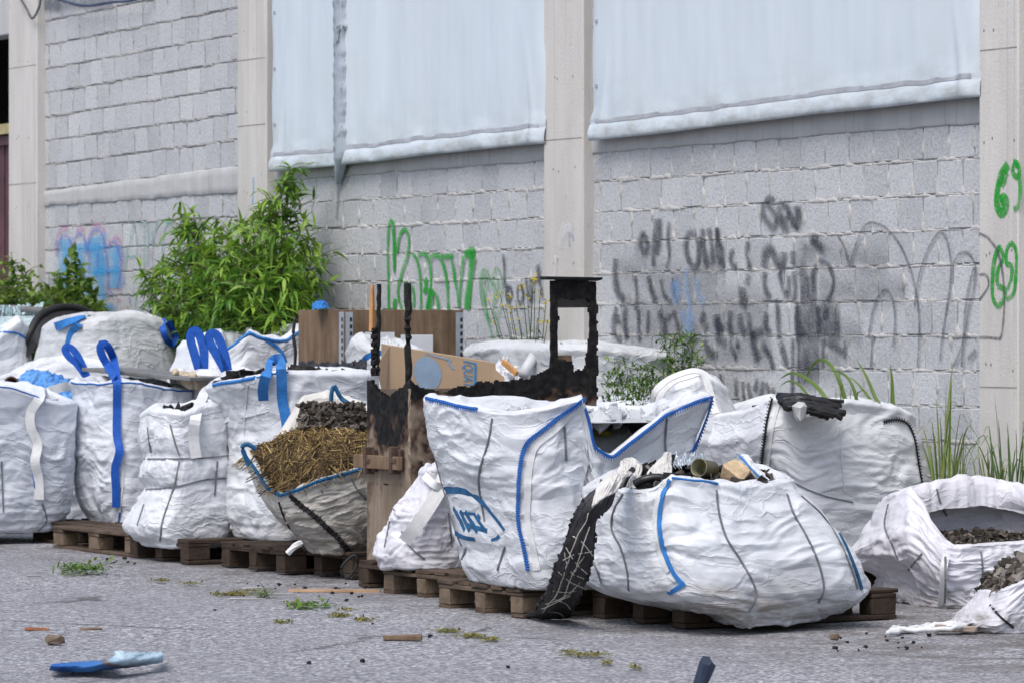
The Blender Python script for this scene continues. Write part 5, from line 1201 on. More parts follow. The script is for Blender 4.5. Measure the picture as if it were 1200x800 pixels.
# black film and grey stone in the black-stitched bag
m = MB(); r_ = np.random.default_rng(41)
for q in range(34):
    t = q/33; x0_, y0_ = 912+10*t+r_.normal(0, 2), 464+13*t+r_.normal(0, 1.5); x1_, y1_ = 968+22*r_.random(), 470+18*t+r_.normal(0, 2); zz = 20.95-.3*t
    m.tube(interp_path([P(x0_, y0_, zz), P(x0_*.6+x1_*.4, (y0_+y1_)/2-3+r_.normal(0, 1.5), zz-.05), P(x1_, y1_, zz)], 16) + r_.normal(0, .003, (16, 3)), np.clip(r_.normal(.014, .006), .005, .026), 5)
tag(m.build('black_film', M['soot'], None, True), 'stringy glossy black film in the mouth of the black-stitched bag', 'plastic film')
m = MB(); m.box(P(938, 482, 20.55), (.028, .026, .05), rotaxis(Vector((.2, .3, 1)).normalized(), .5), bev=.018, jit=.006); tag(m.build('concrete_lump', M['band'], None), 'pale grey concrete lump beside the black film', 'concrete lump')
lathe(P(903, 471, 21.05), [0, 0, 1], [(-.03, .002), (-.03, .03), (0, .036), (.03, .03), (.05, .001)], M['soot'], 'round_lid', 'small dark round cap left of the black film', 'lid', 12)
# ------------------------------------------------------------------ seams, stitching, straps, print
def near(b, px, py, off=.02, Zd=None):
    h_ = hit(b, px, py)
    if h_[0] is not None: z = (np.array(h_[0])-CAM) @ DV
    else:
        g = b.grid.reshape(-1, 3); X_, Y_, Z_ = proj(g); z = Z_[np.argmin((X_-px)**2 + (Y_-py)**2 + (Z_-Z_.min())**2*40)]
    return P(px, py, z-off)
def rimtrim(b, mat, x0, x1, side='front', r=.007, bars=None, name='rim_seam', lift=.004):
    ring = b.grid[b.rimrow]; X_, Y_, Z_ = proj(ring); zc = Z_.mean()
    tg = np.roll(ring, -4, 0)-np.roll(ring, 4, 0); nr = np.stack([tg[:, 1], -tg[:, 0], 0*tg[:, 0]], 1); nr /= np.linalg.norm(nr, axis=1)[:, None]+1e-9; nr *= np.sign(((ring-ring.mean(0))*nr).sum())
    fc = -(nr @ DV); sel = np.nonzero((X_ >= x0) & (X_ <= x1) & ((fc > .0) if side == 'front' else (fc <= .0)))[0]
    if len(sel) < 4: return
    br = np.nonzero(np.diff(sel) > 1)[0]
    if len(br): sel = np.r_[sel[br[0]+1:], sel[:br[0]+1]]
    p = ring[sel] + np.array([0, 0, lift]); m = MB(); m.tube(sm(p, 1), r, 6)
    if bars:
        d = np.r_[0, np.cumsum(np.linalg.norm(np.diff(p, axis=0), axis=1))]
        for q in np.arange(0, d[-1], bars):
            c = np.array([np.interp(q, d, p[:, k]) for k in range(3)]) - DV*.012; m.tube([c+[0, 0, .006], c - np.array([0, 0, .018])], .0026, 4)
    m.build(name, M[mat], b.o)
def loop(name, pts, mat, b, wd=.022, face=None, label=None, n=60): return strap(name, pts, mat, b.o, wd, label, face=face, n=n)
# front bag
seam(J, [(785, 561), (776, 580), (772, 610), (776, 640), (788, 670), (799, 684)], 'strap_blue_light', wd=.010)
seam(J, [(780, 562), (771, 582), (767, 612), (771, 642), (782, 670)], 'strap_white', wd=.012)
seam(J, [(783, 696), (792, 690), (802, 683)], 'strap_blue_light', wd=.010)
for c_ in ([(729, 578), (718, 598), (716, 620), (726, 640), (734, 668), (736, 692)], [(840, 573), (843, 600), (852, 630), (868, 655), (886, 690), (884, 705), (878, 716)], [(923, 578), (930, 600), (945, 626), (960, 660), (966, 690), (960, 706)], [(684, 606), (687, 640), (699, 668), (704, 684)]): seam(J, c_, 'thread_grey', wd=.0042)
seam(J, [(944, 578), (968, 600), (988, 630), (1003, 665), (1011, 690)], 'thread_teal', wd=.010); seam(J, [(940, 580), (964, 602), (984, 632), (999, 667), (1006, 690)], 'thread_grey', wd=.004)
rimtrim(J, 'strap_blue_light', 786, 842, r=.006)
# blue stitched bag
seam(H, [(682, 468), (665, 480), (638, 502), (618, 518), (611, 545), (609, 580), (609, 610), (615, 640), (620, 668)], 'thread_blue', wd=.007, stitch=(-.016, .009), bars=.012, name='stitched_seam')
seam(H, [(672, 482), (646, 506), (627, 522), (620, 548), (618, 580), (618, 610), (624, 640), (629, 668)], 'strap_white', wd=.018, name='webbing')
rimtrim(H, 'thread_blue', 499, 560, r=.008, bars=.016); rimtrim(H, 'thread_blue', 684, 833, r=.008, bars=.014)
seam(H, [(832, 466), (830, 490), (818, 512), (808, 530)], 'thread_blue', wd=.008, stitch=(-.018, .018), bars=.016, name='stitched_seam')
for c_ in ([(576, 490), (572, 515), (563, 545), (560, 565), (567, 610)], [(591, 640), (582, 668)], [(510, 540), (521, 575), (529, 610), (540, 640)], [(545, 642), (538, 662)], [(782, 490), (780, 520), (783, 545)], [(662, 500), (664, 540)], [(690, 545), (683, 580), (680, 620)]): seam(H, c_, 'thread_grey', wd=.0045)
def printed(b, strokes, mat, name, label):
    m = MB()
    for st, w0, w1 in strokes:
        s_ = on_surface(b, [(490+x/4.939, 540+y/4.939) for x, y in st], .008)
        if len(s_) < 3: continue
        pp = sm([a for a, _ in s_], 1); nn = sm([n for _, n in s_], 3); v, f = ribbon(pp, nn, np.linspace(w0, w1, len(pp)), .0035, .0015); m.add(v, f)
    m.build(name, M[mat], b.o)['label'] = label
printed(H, [([(140, 170), (200, 165), (260, 172), (320, 196), (380, 245), (430, 305), (470, 355), (502, 400)], .019, .009), ([(150, 175), (146, 230), (165, 260), (180, 290)], .011, .010), ([(165, 225), (182, 270), (200, 315)], .013, .010), ([(205, 268), (240, 330), (272, 400)], .014, .013), ([(245, 285), (270, 340), (300, 402)], .012, .012),
            ([(275, 290), (310, 350), (345, 408)], .013, .013), ([(325, 300), (345, 335), (395, 405)], .010, .010), ([(345, 310), (358, 330)], .012, .012), ([(285, 368), (340, 385), (402, 402)], .011, .011), ([(250, 300), (285, 300), (330, 305)], .006, .006), ([(215, 412), (265, 440), (330, 452)], .013, .010), ([(425, 456), (455, 448), (472, 432)], .007, .010)],
        'print_blue', 'printed_lettering', 'slanted blue lettering under a blue arc')
# black stitched bag
seam(K, [(906, 468), (901, 490), (897, 515), (894, 545)], 'thread_black', wd=.005, stitch=(-.014, .014), bars=.018, name='stitched_seam')
seam(K, [(1034, 494), (1050, 491), (1062, 496), (1070, 515), (1075, 545), (1080, 575), (1083, 600)], 'thread_black', wd=.005, stitch=(-.014, .014), bars=.018, name='stitched_seam')
seam(K, [(913, 470), (906, 495), (902, 520), (899, 548)], 'strap_white', wd=.012, name='webbing')
seam(K, [(985, 500), (987, 540), (990, 575)], 'strap_white', wd=.004)
seam(K, [(900, 545), (930, 565), (965, 580), (1000, 588)], 'thread_grey', wd=.003)
# slumped bags on the right
for c_ in ([(1098, 572), (1103, 590), (1110, 604)], [(1064, 668), (1080, 648)], [(1040, 590), (1036, 615), (1046, 640), (1052, 656)], [(1150, 646), (1152, 670), (1150, 700)]): seam(L, c_, 'thread_grey', wd=.004)
loop('white_strap', [near(L, 1109, 648, .03), near(L, 1106, 665, .05), near(L, 1105, 690, .05), near(L, 1102, 716, .04)], 'strap_white', L, .018)
m = MB(); m.tube(interp_path([near(L, 1108, 652, .06), near(L, 1108, 680, .08), near(L, 1107, 706, .06)], 12), .006, 5); m.build('cord', M['thread_grey'], L.o)
seam(Mb, [(1160, 708), (1172, 722), (1188, 735)], 'thread_black', wd=.005)
# looped bag behind
loop('lifting_loop', [P(764, 474, 20.55), P(768, 458, 20.5), P(782, 445, 20.5), P(800, 437, 20.5), P(815, 434, 20.5), P(824, 438, 20.5), P(830, 452, 20.48), P(836, 475, 20.45), P(839, 484, 20.42)], 'strap_white', I_, .020, face=DV*-.6+np.array([0, 0, .7]))
loop('lifting_loop', [P(770, 476, 20.6), P(776, 460, 20.6), P(790, 447, 20.6), P(808, 441, 20.6), P(820, 438, 20.6), P(826, 446, 20.6)], 'strap_white', I_, .018, face=DV*-.6+np.array([0, 0, .7]))
# straw bag
rimtrim(Fb, 'thread_teal', 282, 430, r=.010, bars=.03); rimtrim(Fb, 'thread_teal', 380, 440, 'back', r=.010)
seam(Fb, [(340, 578), (352, 590), (368, 604), (388, 622), (404, 640), (412, 652)], 'thread_black', wd=.014, stitch=(-.022, .022), bars=.03, name='dark_webbing')
seam(Fb, [(326, 588), (334, 610), (350, 638), (368, 656)], 'thread_black', wd=.006)
seam(Fb, [(412, 560), (420, 575), (430, 585)], 'thread_grey', wd=.0045)
m = MB(); m.tube(interp_path([P(337, 648, 20.85), P(345, 640, 20.85), P(352, 636, 20.90)], 10), .018, 6); m.build('corner_tail', M['strap_white'], Fb.o)
m = MB(); m.tube(interp_path([P(291, 545, 21.15), P(286, 530, 21.15), P(284, 523, 21.15), P(290, 520, 21.15), P(300, 526, 21.15)], 16), .014, 6); m.build('corner_tie', M['thread_teal'], Fb.o)
m = MB(); m.tube(interp_path([P(388, 470, 21.85), P(389, 458, 21.85), P(392, 452, 21.85), P(396, 460, 21.85), P(402, 468, 21.85), P(428, 484, 21.75)], 24), .014, 6); m.build('corner_tie', M['thread_teal'], Fb.o)
m = MB(); m.tube(interp_path([P(402, 676, 20.9), P(400, 665, 20.9), P(408, 655, 20.9), P(416, 650, 20.9), P(419, 660, 20.9), P(412, 672, 20.9), P(405, 678, 20.9)], 24), .008, 5); tag(m.build('rope_end', M['rubber'], None, True), 'dark looped rope end hanging below the straw bag', 'rope')
# knotted sack
loop('white_strap', [near(Gb, 521, 556, .04), near(Gb, 514, 575, .05), near(Gb, 500, 598, .06), near(Gb, 486, 618, .06), near(Gb, 474, 634, .05)], 'strap_white', Gb, .035)
loop('white_strap', [near(Gb, 497, 556, .05), near(Gb, 510, 568, .07), near(Gb, 530, 572, .05)], 'strap_white', Gb, .02)
for c_ in ([(470, 622), (480, 640), (498, 655)], [(526, 600), (530, 640)], [(456, 610), (450, 640)]): seam(Gb, c_, 'thread_grey', wd=.004)
# big bag with the blue strap
zD = lambda px, py, o=.03: near(Db, px, py, o)
loop('blue_strap', [zD(309, 469, .05), zD(308, 455, .06), zD(312, 438, .07), zD(318, 424, .08), zD(324, 420, .08), zD(329, 426, .07), zD(330, 445, .04), zD(331, 470, .02), zD(335, 490, .02), zD(337, 508, .015)], 'strap_blue_light', Db, .030)
rimtrim(Db, 'strap_blue_light', 250, 300, r=.012); rimtrim(Db, 'strap_blue_light', 300, 340, r=.006)
for c_ in ([(290, 450), (285, 520), (288, 590)], [(372, 440), (380, 460)]): seam(Db, c_, 'strap_white', wd=.004)
# squat tied bag
for c_ in ([(166, 537), (200, 537), (240, 536), (268, 533)], [(168, 573), (205, 570), (240, 562), (268, 560)], [(199, 497), (204, 515), (210, 533)], [(210, 540), (206, 560), (200, 580), (190, 610), (187, 634)], [(172, 500), (176, 530)], [(168, 590), (160, 615)], [(255, 540), (252, 580)]): seam(Cb, c_, 'thread_grey', wd=.0045)
loop('white_strap', [near(Cb, 230, 536, .02), near(Cb, 227, 515, .03), near(Cb, 229, 490, .05), near(Cb, 236, 468, .08), P(244, 457, 23.35), P(254, 458, 23.35), near(Cb, 263, 470, .06), near(Cb, 267, 478, .03)], 'strap_white', Cb, .032)
# tall bag with the royal blue strap
zB = lambda px, py, o=.03: near(Bb, px, py, o)
loop('blue_strap', [zB(134, 443, .06), zB(126, 428, .08), zB(119, 415, .09), zB(117.5, 405, .10), zB(121, 402, .10), zB(127, 407, .08), zB(133, 420, .06), zB(137, 445, .03), zB(137, 480, .02), zB(137, 510, .02), zB(140, 528, .035), zB(135, 548, .03), zB(136, 575, .02), zB(136, 594, .02)], 'strap_blue', Bb, .026, n=110)
rimtrim(Bb, 'thread_blue', 83, 232, r=.006)
seam(Bb, [(141, 455), (142, 500), (144, 560), (140, 600)], 'strap_white', wd=.006); seam(Bb, [(140, 600), (138, 618)], 'thread_blue', wd=.006)
loop('blue_strap', [P(101, 441, 26.0), P(90, 426, 26.0), P(80, 417, 26.0), P(76, 409, 26.0), P(79, 406, 26.0), P(86, 410, 26.0), P(94, 422, 26.0), P(102, 441, 26.0)], 'strap_blue', Q1, .024)
# leftmost front bag
loop('white_strap', [near(Ab, 46, 585, .015), near(Ab, 45, 560, .02), near(Ab, 41, 540, .03), near(Ab, 44, 520, .02), near(Ab, 36, 500, .02), near(Ab, 36, 482, .02), near(Ab, 46, 467, .04), P(58, 458, 25.4), P(74, 453, 25.5), P(88, 452, 25.6)], 'strap_white', Ab, .030, n=90)
seam(Ab, [(42, 580), (38, 545), (40, 520), (32, 500), (32, 482)], 'thread_blue', wd=.003); rimtrim(Ab, 'thread_blue', -60, 50, r=.005)
for c_ in ([(50, 590), (55, 610), (45, 622)], [(2, 540), (4, 600)], [(-40, 480), (-42, 590)]): seam(Ab, c_, 'thread_grey', wd=.004)
# second row
seam(Q2, [(67, 382), (84, 378), (101, 373)], 'strap_blue_light', wd=.032, name='blue_patch', off=.02, pinch=0)
loop('blue_strap', [near(Q2, 103, 371, .03), near(Q2, 92, 380, .03), near(Q2, 84, 390, .02), near(Q2, 80, 404, .02)], 'strap_blue_light', Q2, .028)
loop('blue_strap', [near(Q2, 190, 374, .04), near(Q2, 191, 386, .05), near(Q2, 195, 397, .05), near(Q2, 201, 403, .04), near(Q2, 206, 396, .04), near(Q2, 200, 382, .04), near(Q2, 196, 377, .04)], 'strap_blue', Q2, .024)
seam(Q3, [(-10, 389), (8, 389), (24, 392), (36, 404), (38, 420)], 'strap_blue_light', wd=.008)
for a in ([(233, 432), (227, 412), (223, 396), (225, 389), (230, 388), (235, 396), (239, 412), (239, 432)], [(264, 434), (254, 416), (245, 399), (246, 392), (252, 391), (258, 400), (264, 418), (267, 434)]): loop('lifting_loop', [P(x, y, 24.1) for x, y in a], 'strap_blue', Q4, .028)
rimtrim(Q5, 'strap_blue_light', 240, 378, r=.012)
seam(Q5, [(291, 388), (296, 392), (315, 400), (330, 412), (335, 424)], 'strap_blue_light', wd=.012); seam(Q5, [(289, 390), (276, 402), (268, 408)], 'strap_blue_light', wd=.008)
loop('blue_strap', [P(424, 432, 23.8), P(428, 420, 23.75), P(438, 415, 23.7), P(448, 414, 23.7), P(451, 420, 23.72), P(444, 430, 23.75)], 'strap_blue_light', Q6, .018)

# ------------------------------------------------------------------ odd things among the bags
sheet('blue_plastic', [[(22, 452, 25.55), (50, 464, 25.5), (86, 470, 25.5)], [(20, 446, 25.7), (50, 452, 25.7), (86, 462, 25.7)], [(26, 438, 25.95), (52, 440, 25.95), (88, 452, 25.9)], [(38, 433, 26.1), (56, 434, 26.1), (90, 449, 26.05)]], 'strap_blue', 'bright blue plastic sheet tucked behind the leftmost front bag', 'plastic sheet', seed=61, crump=.5, ex=(.03, .03))
k = NT('blue_film'); v = k.coord(); bpy.data.objects['blue_plastic'].data.materials[0] = k.fin(k.mix(k.ramp(k.noise(v, 7, 5, .6), [(.35, 0), (.7, 1)]), (.02, .16, .52), (.16, .42, .80)), .35, None, .5)
lathe(P(13, 449, 25.6), -DV + np.array([0, 0, .1]), [(-.2, .05), (.0, .05), (.0, .040), (-.19, .04), (-.19, .001)], plain('rusty_pipe', (.12, .075, .05), .7), 'pipe_end', 'rusty open pipe end poking out left of the blue plastic sheet', 'pipe')
m = MB(); m.box(P(186, 438, 25.0), (.55, .20, .012), rotz(.25) @ rotaxis((0, 1, 0), .05), bev=.003); tag(m.build('grey_board', M['grey_board'], None), 'flat grey board lying behind the tall bag with the royal blue strap', 'board')
for i, (px, py, s) in enumerate(((213, 441, .05), (222, 446, .055), (232, 449, .04), (205, 437, .03), (226, 440, .03))):
    m = MB(); m.box(P(px, py, 24.75-.03*i), (s, s*.8, s*.7), rotaxis(Vector((.3, i+.2, .7)).normalized(), i*.8), bev=s*.3, jit=s*.08)
    tag(m.build('foam_lump', plain('cream_foam', (.55, .47, .36), .85, .15, .3, 18, bump=.6), None, True), 'small cream foam lump beside the grey board', 'foam lump', 'cream foam lumps beside the grey board')
sheet('black_film', [[(350, 434, 23.0), (390, 437, 23.0), (430, 436, 23.0)], [(350, 429, 23.2), (390, 430, 23.2), (430, 430, 23.2)], [(352, 426, 23.4), (390, 428, 23.4), (430, 428, 23.4)]], 'soot', 'crinkled black film along the top of the big bag behind the straw', 'plastic film', seed=62, crump=1.4)
def board(name, a, b, h, mat, label, cat):
    m = MB(); t = b-a; t[2] = 0; m.box((a+b)/2 - np.array([0, 0, h/2]), (np.linalg.norm(t)/2, .006, h/2), rotz(math.atan2(t[1], t[0])), bev=.001); return tag(m.build(name, mat, None), label, cat)
board('paper_sheet', PX(428, 389, xP+.05), PX(462, 389.5, xP+.05), .17, M['paper'], 'pale grey paper sheet on the plywood crate between the burnt posts', 'paper')
board('paper_sheet', PX(470, 391.5, xP+.05), PX(507, 393, xP+.05), .17, M['paper'], 'pale grey paper sheet on the plywood crate right of the burnt posts', 'paper')
sheet('grey_cloth', [[(436, 420, 24.3), (456, 424, 24.25), (482, 414, 24.3)], [(438, 404, 24.5), (455, 402, 24.45), (480, 404, 24.5)], [(440, 396, 24.7), (452, 394, 24.65), (474, 400, 24.7)]], 'bag_grey', 'grey cloth draped in front of the paper sheets', 'cloth', seed=63, crump=.9)
m = MB(); a, b = P(589, 423, 24.0), P(606, 438, 23.9); m.box((a+b)/2, (np.linalg.norm(b-a)/2, .012, .018), rotz(math.atan2((b-a)[1], (b-a)[0])) @ rotaxis((0, 1, 0), math.asin(-(b-a)[2]/np.linalg.norm(b-a))), bev=.003); tag(m.build('wood_strip', M['raw_wood'], None), 'orange wood strip right of the cardboard box', 'wood strip')
m = MB(); m.tube([P(613, 440, 23.8), P(619, 428, 23.85), P(626, 417, 23.9)], .035, 12); tag(m.build('tube', M['bag_grey'], None, True), 'pale grey tube leaning behind the burnt crate', 'tube')
sheet('clear_film', [[(578, 446, 24.0), (596, 448, 24.0), (616, 446, 24.0)], [(580, 432, 24.1), (596, 430, 24.1), (612, 438, 24.1)], [(584, 424, 24.2), (592, 422, 24.2), (604, 432, 24.2)]], 'paper', 'crumpled pale film between the cardboard box and the tube', 'plastic film', seed=64, crump=1.2)
sheet('blue_rag', [[(365, 363, 24.9), (375, 362.5, 24.85), (385, 363, 24.9)], [(367, 358, 24.95), (376, 356, 24.9), (383, 359, 24.95)], [(371, 355, 25.0), (376, 353.5, 25.0), (380, 355, 25.0)]], 'strap_blue_light', 'small blue rag on top of the plywood crate', 'rag', seed=65, crump=.6, nu=24, nv=20)
# the wrecked car windscreen behind the bags on the far left
ws = empty('car_windscreen', P(30, 380, 29.3), 'wrecked car windscreen of shattered glass in a black curved frame, far left', 'windscreen')
k = NT('shattered_glass'); v = k.coord(); e = k.vor(v, 28, 'DISTANCE_TO_EDGE'); cell = k.vor(v, 28, 'F1', 'Color'); g = k.n('RGBToBW'); k.t.links.new(cell, g.inputs[0])
c = k.mix(g.outputs[0], (.22, .36, .40), (.60, .72, .74)); c = k.mix(k.ramp(e, [(.0, 1), (.06, 0)]), c, (.75, .80, .80)); gm = k.fin(c, .15, k.bump(k.math('MULTIPLY', g.outputs[0], 1), .8, .05), .6)
g_ = sheet('glass', [[(-70, 402, 28.9), (-10, 404, 28.9), (40, 398, 28.9)], [(-70, 384, 29.2), (-10, 382, 29.2), (46, 380, 29.2)], [(-60, 366, 29.6), (0, 365, 29.6), (56, 367, 29.5)]], 'paper', None, None, ws, seed=66, crump=.25, ex=(.005, .005))
g_.o.data.materials[0] = gm
m = MB(); pth = interp_path([P(24, 412, 28.8), P(34, 394, 28.8), P(44, 374, 28.9), P(58, 364, 29.0), P(74, 360.5, 29.1), P(92, 362, 29.2), P(105, 368, 29.25), P(112, 378, 29.25)], 50); m.tube(pth, np.linspace(.032, .03, 50), 8); m.build('frame', M['rubber'], ws, True)
sheet('frame_panel', [[(24, 412, 28.8), (34, 394, 28.8), (44, 374, 28.9), (58, 364, 29.0), (74, 360.5, 29.1), (92, 362, 29.2), (105, 368, 29.25), (112, 378, 29.25)], [(34, 420, 28.7), (45, 402, 28.7), (56, 390, 28.8), (70, 383, 28.9), (86, 382, 29.0), (100, 386, 29.1), (108, 396, 29.15)]], 'soot', None, None, ws, seed=67, crump=0, amp=.002, ex=(0, 0), smooth_rows_=False)
m = MB(); m.tube(interp_path([P(-70, 363, 29.5), P(0, 361.5, 29.5), P(50, 364, 29.4)], 20), .03, 6); m.build('frame', M['grey_board'], ws, True)
m = MB(); r_ = np.random.default_rng(3)
for q in range(40):
    c_ = P(r_.uniform(-10, 48), r_.uniform(361, 366), 29.45); m.box(c_, (r_.uniform(.01, .04), .004, r_.uniform(.01, .05)), rotaxis(Vector(r_.normal(size=3)).normalized(), r_.uniform(0, 1)))
m.build('glass_shard', gm, ws)
# ------------------------------------------------------------------ plants
def m_leaf(name, dark, light, tip):
    k = NT(name); t = k.attr('tone'); v = k.coord()
    c = k.ramp(k.math('ADD', t, k.math('MULTIPLY', k.math('SUBTRACT', k.noise(v, 2.5, 3), .5), .25)), [(.05, dark), (.5, light), (.95, tip)])
    k.fin(c, .42, None, .4)
    tr = k.n('BsdfTranslucent'); k.t.links.new(c, tr.inputs[0]); mx = k.n('MixShader'); mx.inputs[0].default_value = .32
    k.t.links.new(k.b.outputs[0], mx.inputs[1]); k.t.links.new(tr.outputs[0], mx.inputs[2]); k.t.links.new(mx.outputs[0], k.out.inputs[0])
    return k.m
M['leaf'] = m_leaf('glossy_leaf', (.020, .066, .010), (.078, .205, .022), (.29, .46, .055))
M['leaf2'] = m_leaf('broad_leaf', (.014, .045, .012), (.045, .125, .020), (.20, .30, .05))
M['grass'] = m_leaf('grass_blade', (.05, .085, .02), (.11, .19, .035), (.24, .30, .09))
M['grass_deep'] = m_leaf('deep_grass_blade', (.025, .06, .025), (.07, .14, .05), (.16, .24, .09))
M['weed'] = m_leaf('weed_leaf', (.03, .08, .015), (.10, .20, .03), (.26, .36, .06))
M['moss'] = m_leaf('dry_moss', (.10, .095, .03), (.20, .19, .04), (.34, .30, .08))
M['stem'] = plain('green_brown_stem', (.11, .12, .045), .7)
M['flower'] = plain('yellow_flower', (.62, .48, .03), .6)
class Leaves:
    def __init__(s): s.v = []; s.f = []; s.t = []; s.n = 0
    def add(s, pos, d, ln, wd, droop, tone, fold=.35, segs=4, roll=0.0):
        d = np.array(d, float); d /= np.linalg.norm(d)+1e-9; sd = np.cross(d, [0, 0, 1]); 
        if np.linalg.norm(sd) < 1e-3: sd = np.array([1.0, 0, 0])
        sd /= np.linalg.norm(sd); up = np.cross(sd, d)
        if roll: sd, up = sd*math.cos(roll)+up*math.sin(roll), up*math.cos(roll)-sd*math.sin(roll)
        p = np.array(pos, float); dd = d.copy(); pr = (.25, .95, .85, .45, 0) if segs == 4 else (.6, 1, 0)
        row = []
        for i in range(segs+1):
            w_ = wd*pr[i]
            row += [p - sd*w_ + up*w_*fold, p.copy(), p + sd*w_ + up*w_*fold]
            dd = dd + np.array([0, 0, -droop/segs]); dd /= np.linalg.norm(dd); p = p + dd*ln/segs
        s.v += row; b = s.n
        for i in range(segs): a = b+3*i; s.f += [(a, a+1, a+4, a+3), (a+1, a+2, a+5, a+4)]
        s.n += len(row); s.t += [tone]*len(row)
    def build(s, name, mat, parent):
        return mesh_obj(name, np.array(s.v), np.array(s.f), mat, parent, True, cols={'tone': s.t})
def bush(name, label, base, tips, mat, ln, wd, per, droop, seed, spread=.25, cat='bush', depth=.4, sub=3, zmin=.3, dark=.0):
    r = np.random.default_rng(seed); root = empty(name, base, label, cat); lv = Leaves(); st = MB()
    for (px, py, bk) in tips:
        y = base[1] + r.normal(0, depth*.5) if bk is None else bk
        y = min(y, -.10); tip = W(px, py, y)
        st0 = base + np.array([r.normal(0, .07), r.normal(0, .05), 0]); mid = st0*.55 + tip*.45 + np.array([r.normal(0, .05), r.normal(0, .05), .10+.12*r.random()])
        pts = interp_path([st0, mid, tip], 24); st.tube(pts, np.linspace(.011, .0025, 24), 5)
        L_ = np.linalg.norm(tip-st0); tg = np.gradient(pts, axis=0)
        for q in range(int(per*L_)):
            t = r.beta(1.7, 1.0); i = min(int(t*23), 22); f = t*23-i; p = pts[i]*(1-f)+pts[i+1]*f
            if p[2] < zmin: continue
            a = r.uniform(0, 2*math.pi); out = np.array([math.cos(a), math.sin(a), 0.0])
            tw = tg[i]/np.linalg.norm(tg[i]); d = out*.9 + tw*r.uniform(.2, .9) + np.array([0, 0, r.uniform(-.1, .3)])
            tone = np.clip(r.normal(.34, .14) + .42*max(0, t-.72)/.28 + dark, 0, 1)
            if r.random() < .5*(1-t)+.25:                          # a side twig with a few leaves
                e = p + d/np.linalg.norm(d)*spread*r.uniform(.4, 1.1); e[1] = min(e[1], -.05); st.tube([p, (p+e)/2+[0, 0, .02], e], [.004, .003, .0015], 4, cap=False)
                for z in range(sub+r.integers(0, 3)):
                    u = r.random(); lv.add(p*(1-u)+e*u, out + r.normal(0, .7, 3) + [0, 0, .1], ln*r.uniform(.6, 1.1), wd*r.uniform(.8, 1.1), droop*r.uniform(.5, 1.5), np.clip(tone+r.normal(0, .08), 0, 1), roll=r.normal(0, .4))
            else: lv.add(p, d, ln*r.uniform(.65, 1.15), wd*r.uniform(.8, 1.15), droop*r.uniform(.5, 1.5), tone, roll=r.normal(0, .4))
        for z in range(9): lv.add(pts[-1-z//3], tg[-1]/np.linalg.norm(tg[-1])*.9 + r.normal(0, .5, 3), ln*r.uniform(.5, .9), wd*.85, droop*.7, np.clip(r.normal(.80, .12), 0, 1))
    lv.build('foliage', M[mat], root); st.build('stem', M['stem'], root)
    return root
def base_at(px, y): p = W(px, 500, y); return np.array([p[0], y, 0.0])
r_ = np.random.default_rng(2)
tips = [(340, 196, -.35), (333, 212, -.45), (346, 225, -.3), (322, 236, -.5), (310, 243, -.4), (298, 250, -.6), (284, 262, -.5), (268, 268, -.4), (226, 247, -.5), (218, 256, -.6), (236, 262, -.4), (250, 276, -.6), (208, 278, -.5), (205, 300, -.7), (192, 312, -.6), (178, 320, -.7), (164, 314, -.6), (356, 258, -.35), (362, 280, -.3), (367, 305, -.4), (368, 330, -.4), (366, 352, -.5),
        (300, 275, -.8), (270, 290, -.9), (325, 270, -.8), (240, 300, -.9), (340, 290, -.7), (215, 325, -.9), (255, 325, -1.0), (285, 320, -1.0), (310, 315, -1.0), (335, 325, -.9), (350, 345, -.8), (195, 340, -.8), (225, 350, -1.0), (265, 350, -1.1), (300, 350, -1.1), (330, 360, -1.0), (200, 360, -.8), (240, 370, -1.0)]
tips += [(r_.uniform(225, 362), r_.uniform(285, 385), None) for q in range(26)]
bush('leafy_bush', 'tall bright green bush with long drooping leaves against the middle wall', base_at(283, -.55), tips, 'leaf', .165, .0150, 50, 1.15, 11, spread=.22)
tips = [(88, 303, -.35), (78, 312, -.4), (98, 322, -.35), (105, 332, -.4), (66, 322, -.4), (112, 345, -.35), (118, 360, -.4), (70, 340, -.6), (90, 340, -.6), (60, 345, -.6), (100, 355, -.6), (80, 360, -.7), (114, 366, -.5)] + [(r_.uniform(58, 115), r_.uniform(325, 370), None) for q in range(10)]
bush('broad_leaf_plant', 'dark broad leaved plant in front of the blurred blue graffiti', base_at(84, -.45), tips, 'leaf2', .11, .030, 26, .6, 12, spread=.18, cat='plant')
tips = [(15, 310, -.4), (4, 322, -.4), (28, 318, -.35), (35, 330, -.4), (48, 336, -.4), (-10, 326, -.4), (20, 335, -.6), (40, 345, -.6), (55, 345, -.5), (5, 345, -.6)] + [(r_.uniform(-15, 58), r_.uniform(330, 365), None) for q in range(12)]
bush('shrub', 'yellow green shrub at the foot of the far left pillar', base_at(18, -.5), tips, 'leaf2', .095, .022, 34, .5, 13, spread=.18, cat='shrub', dark=.16)
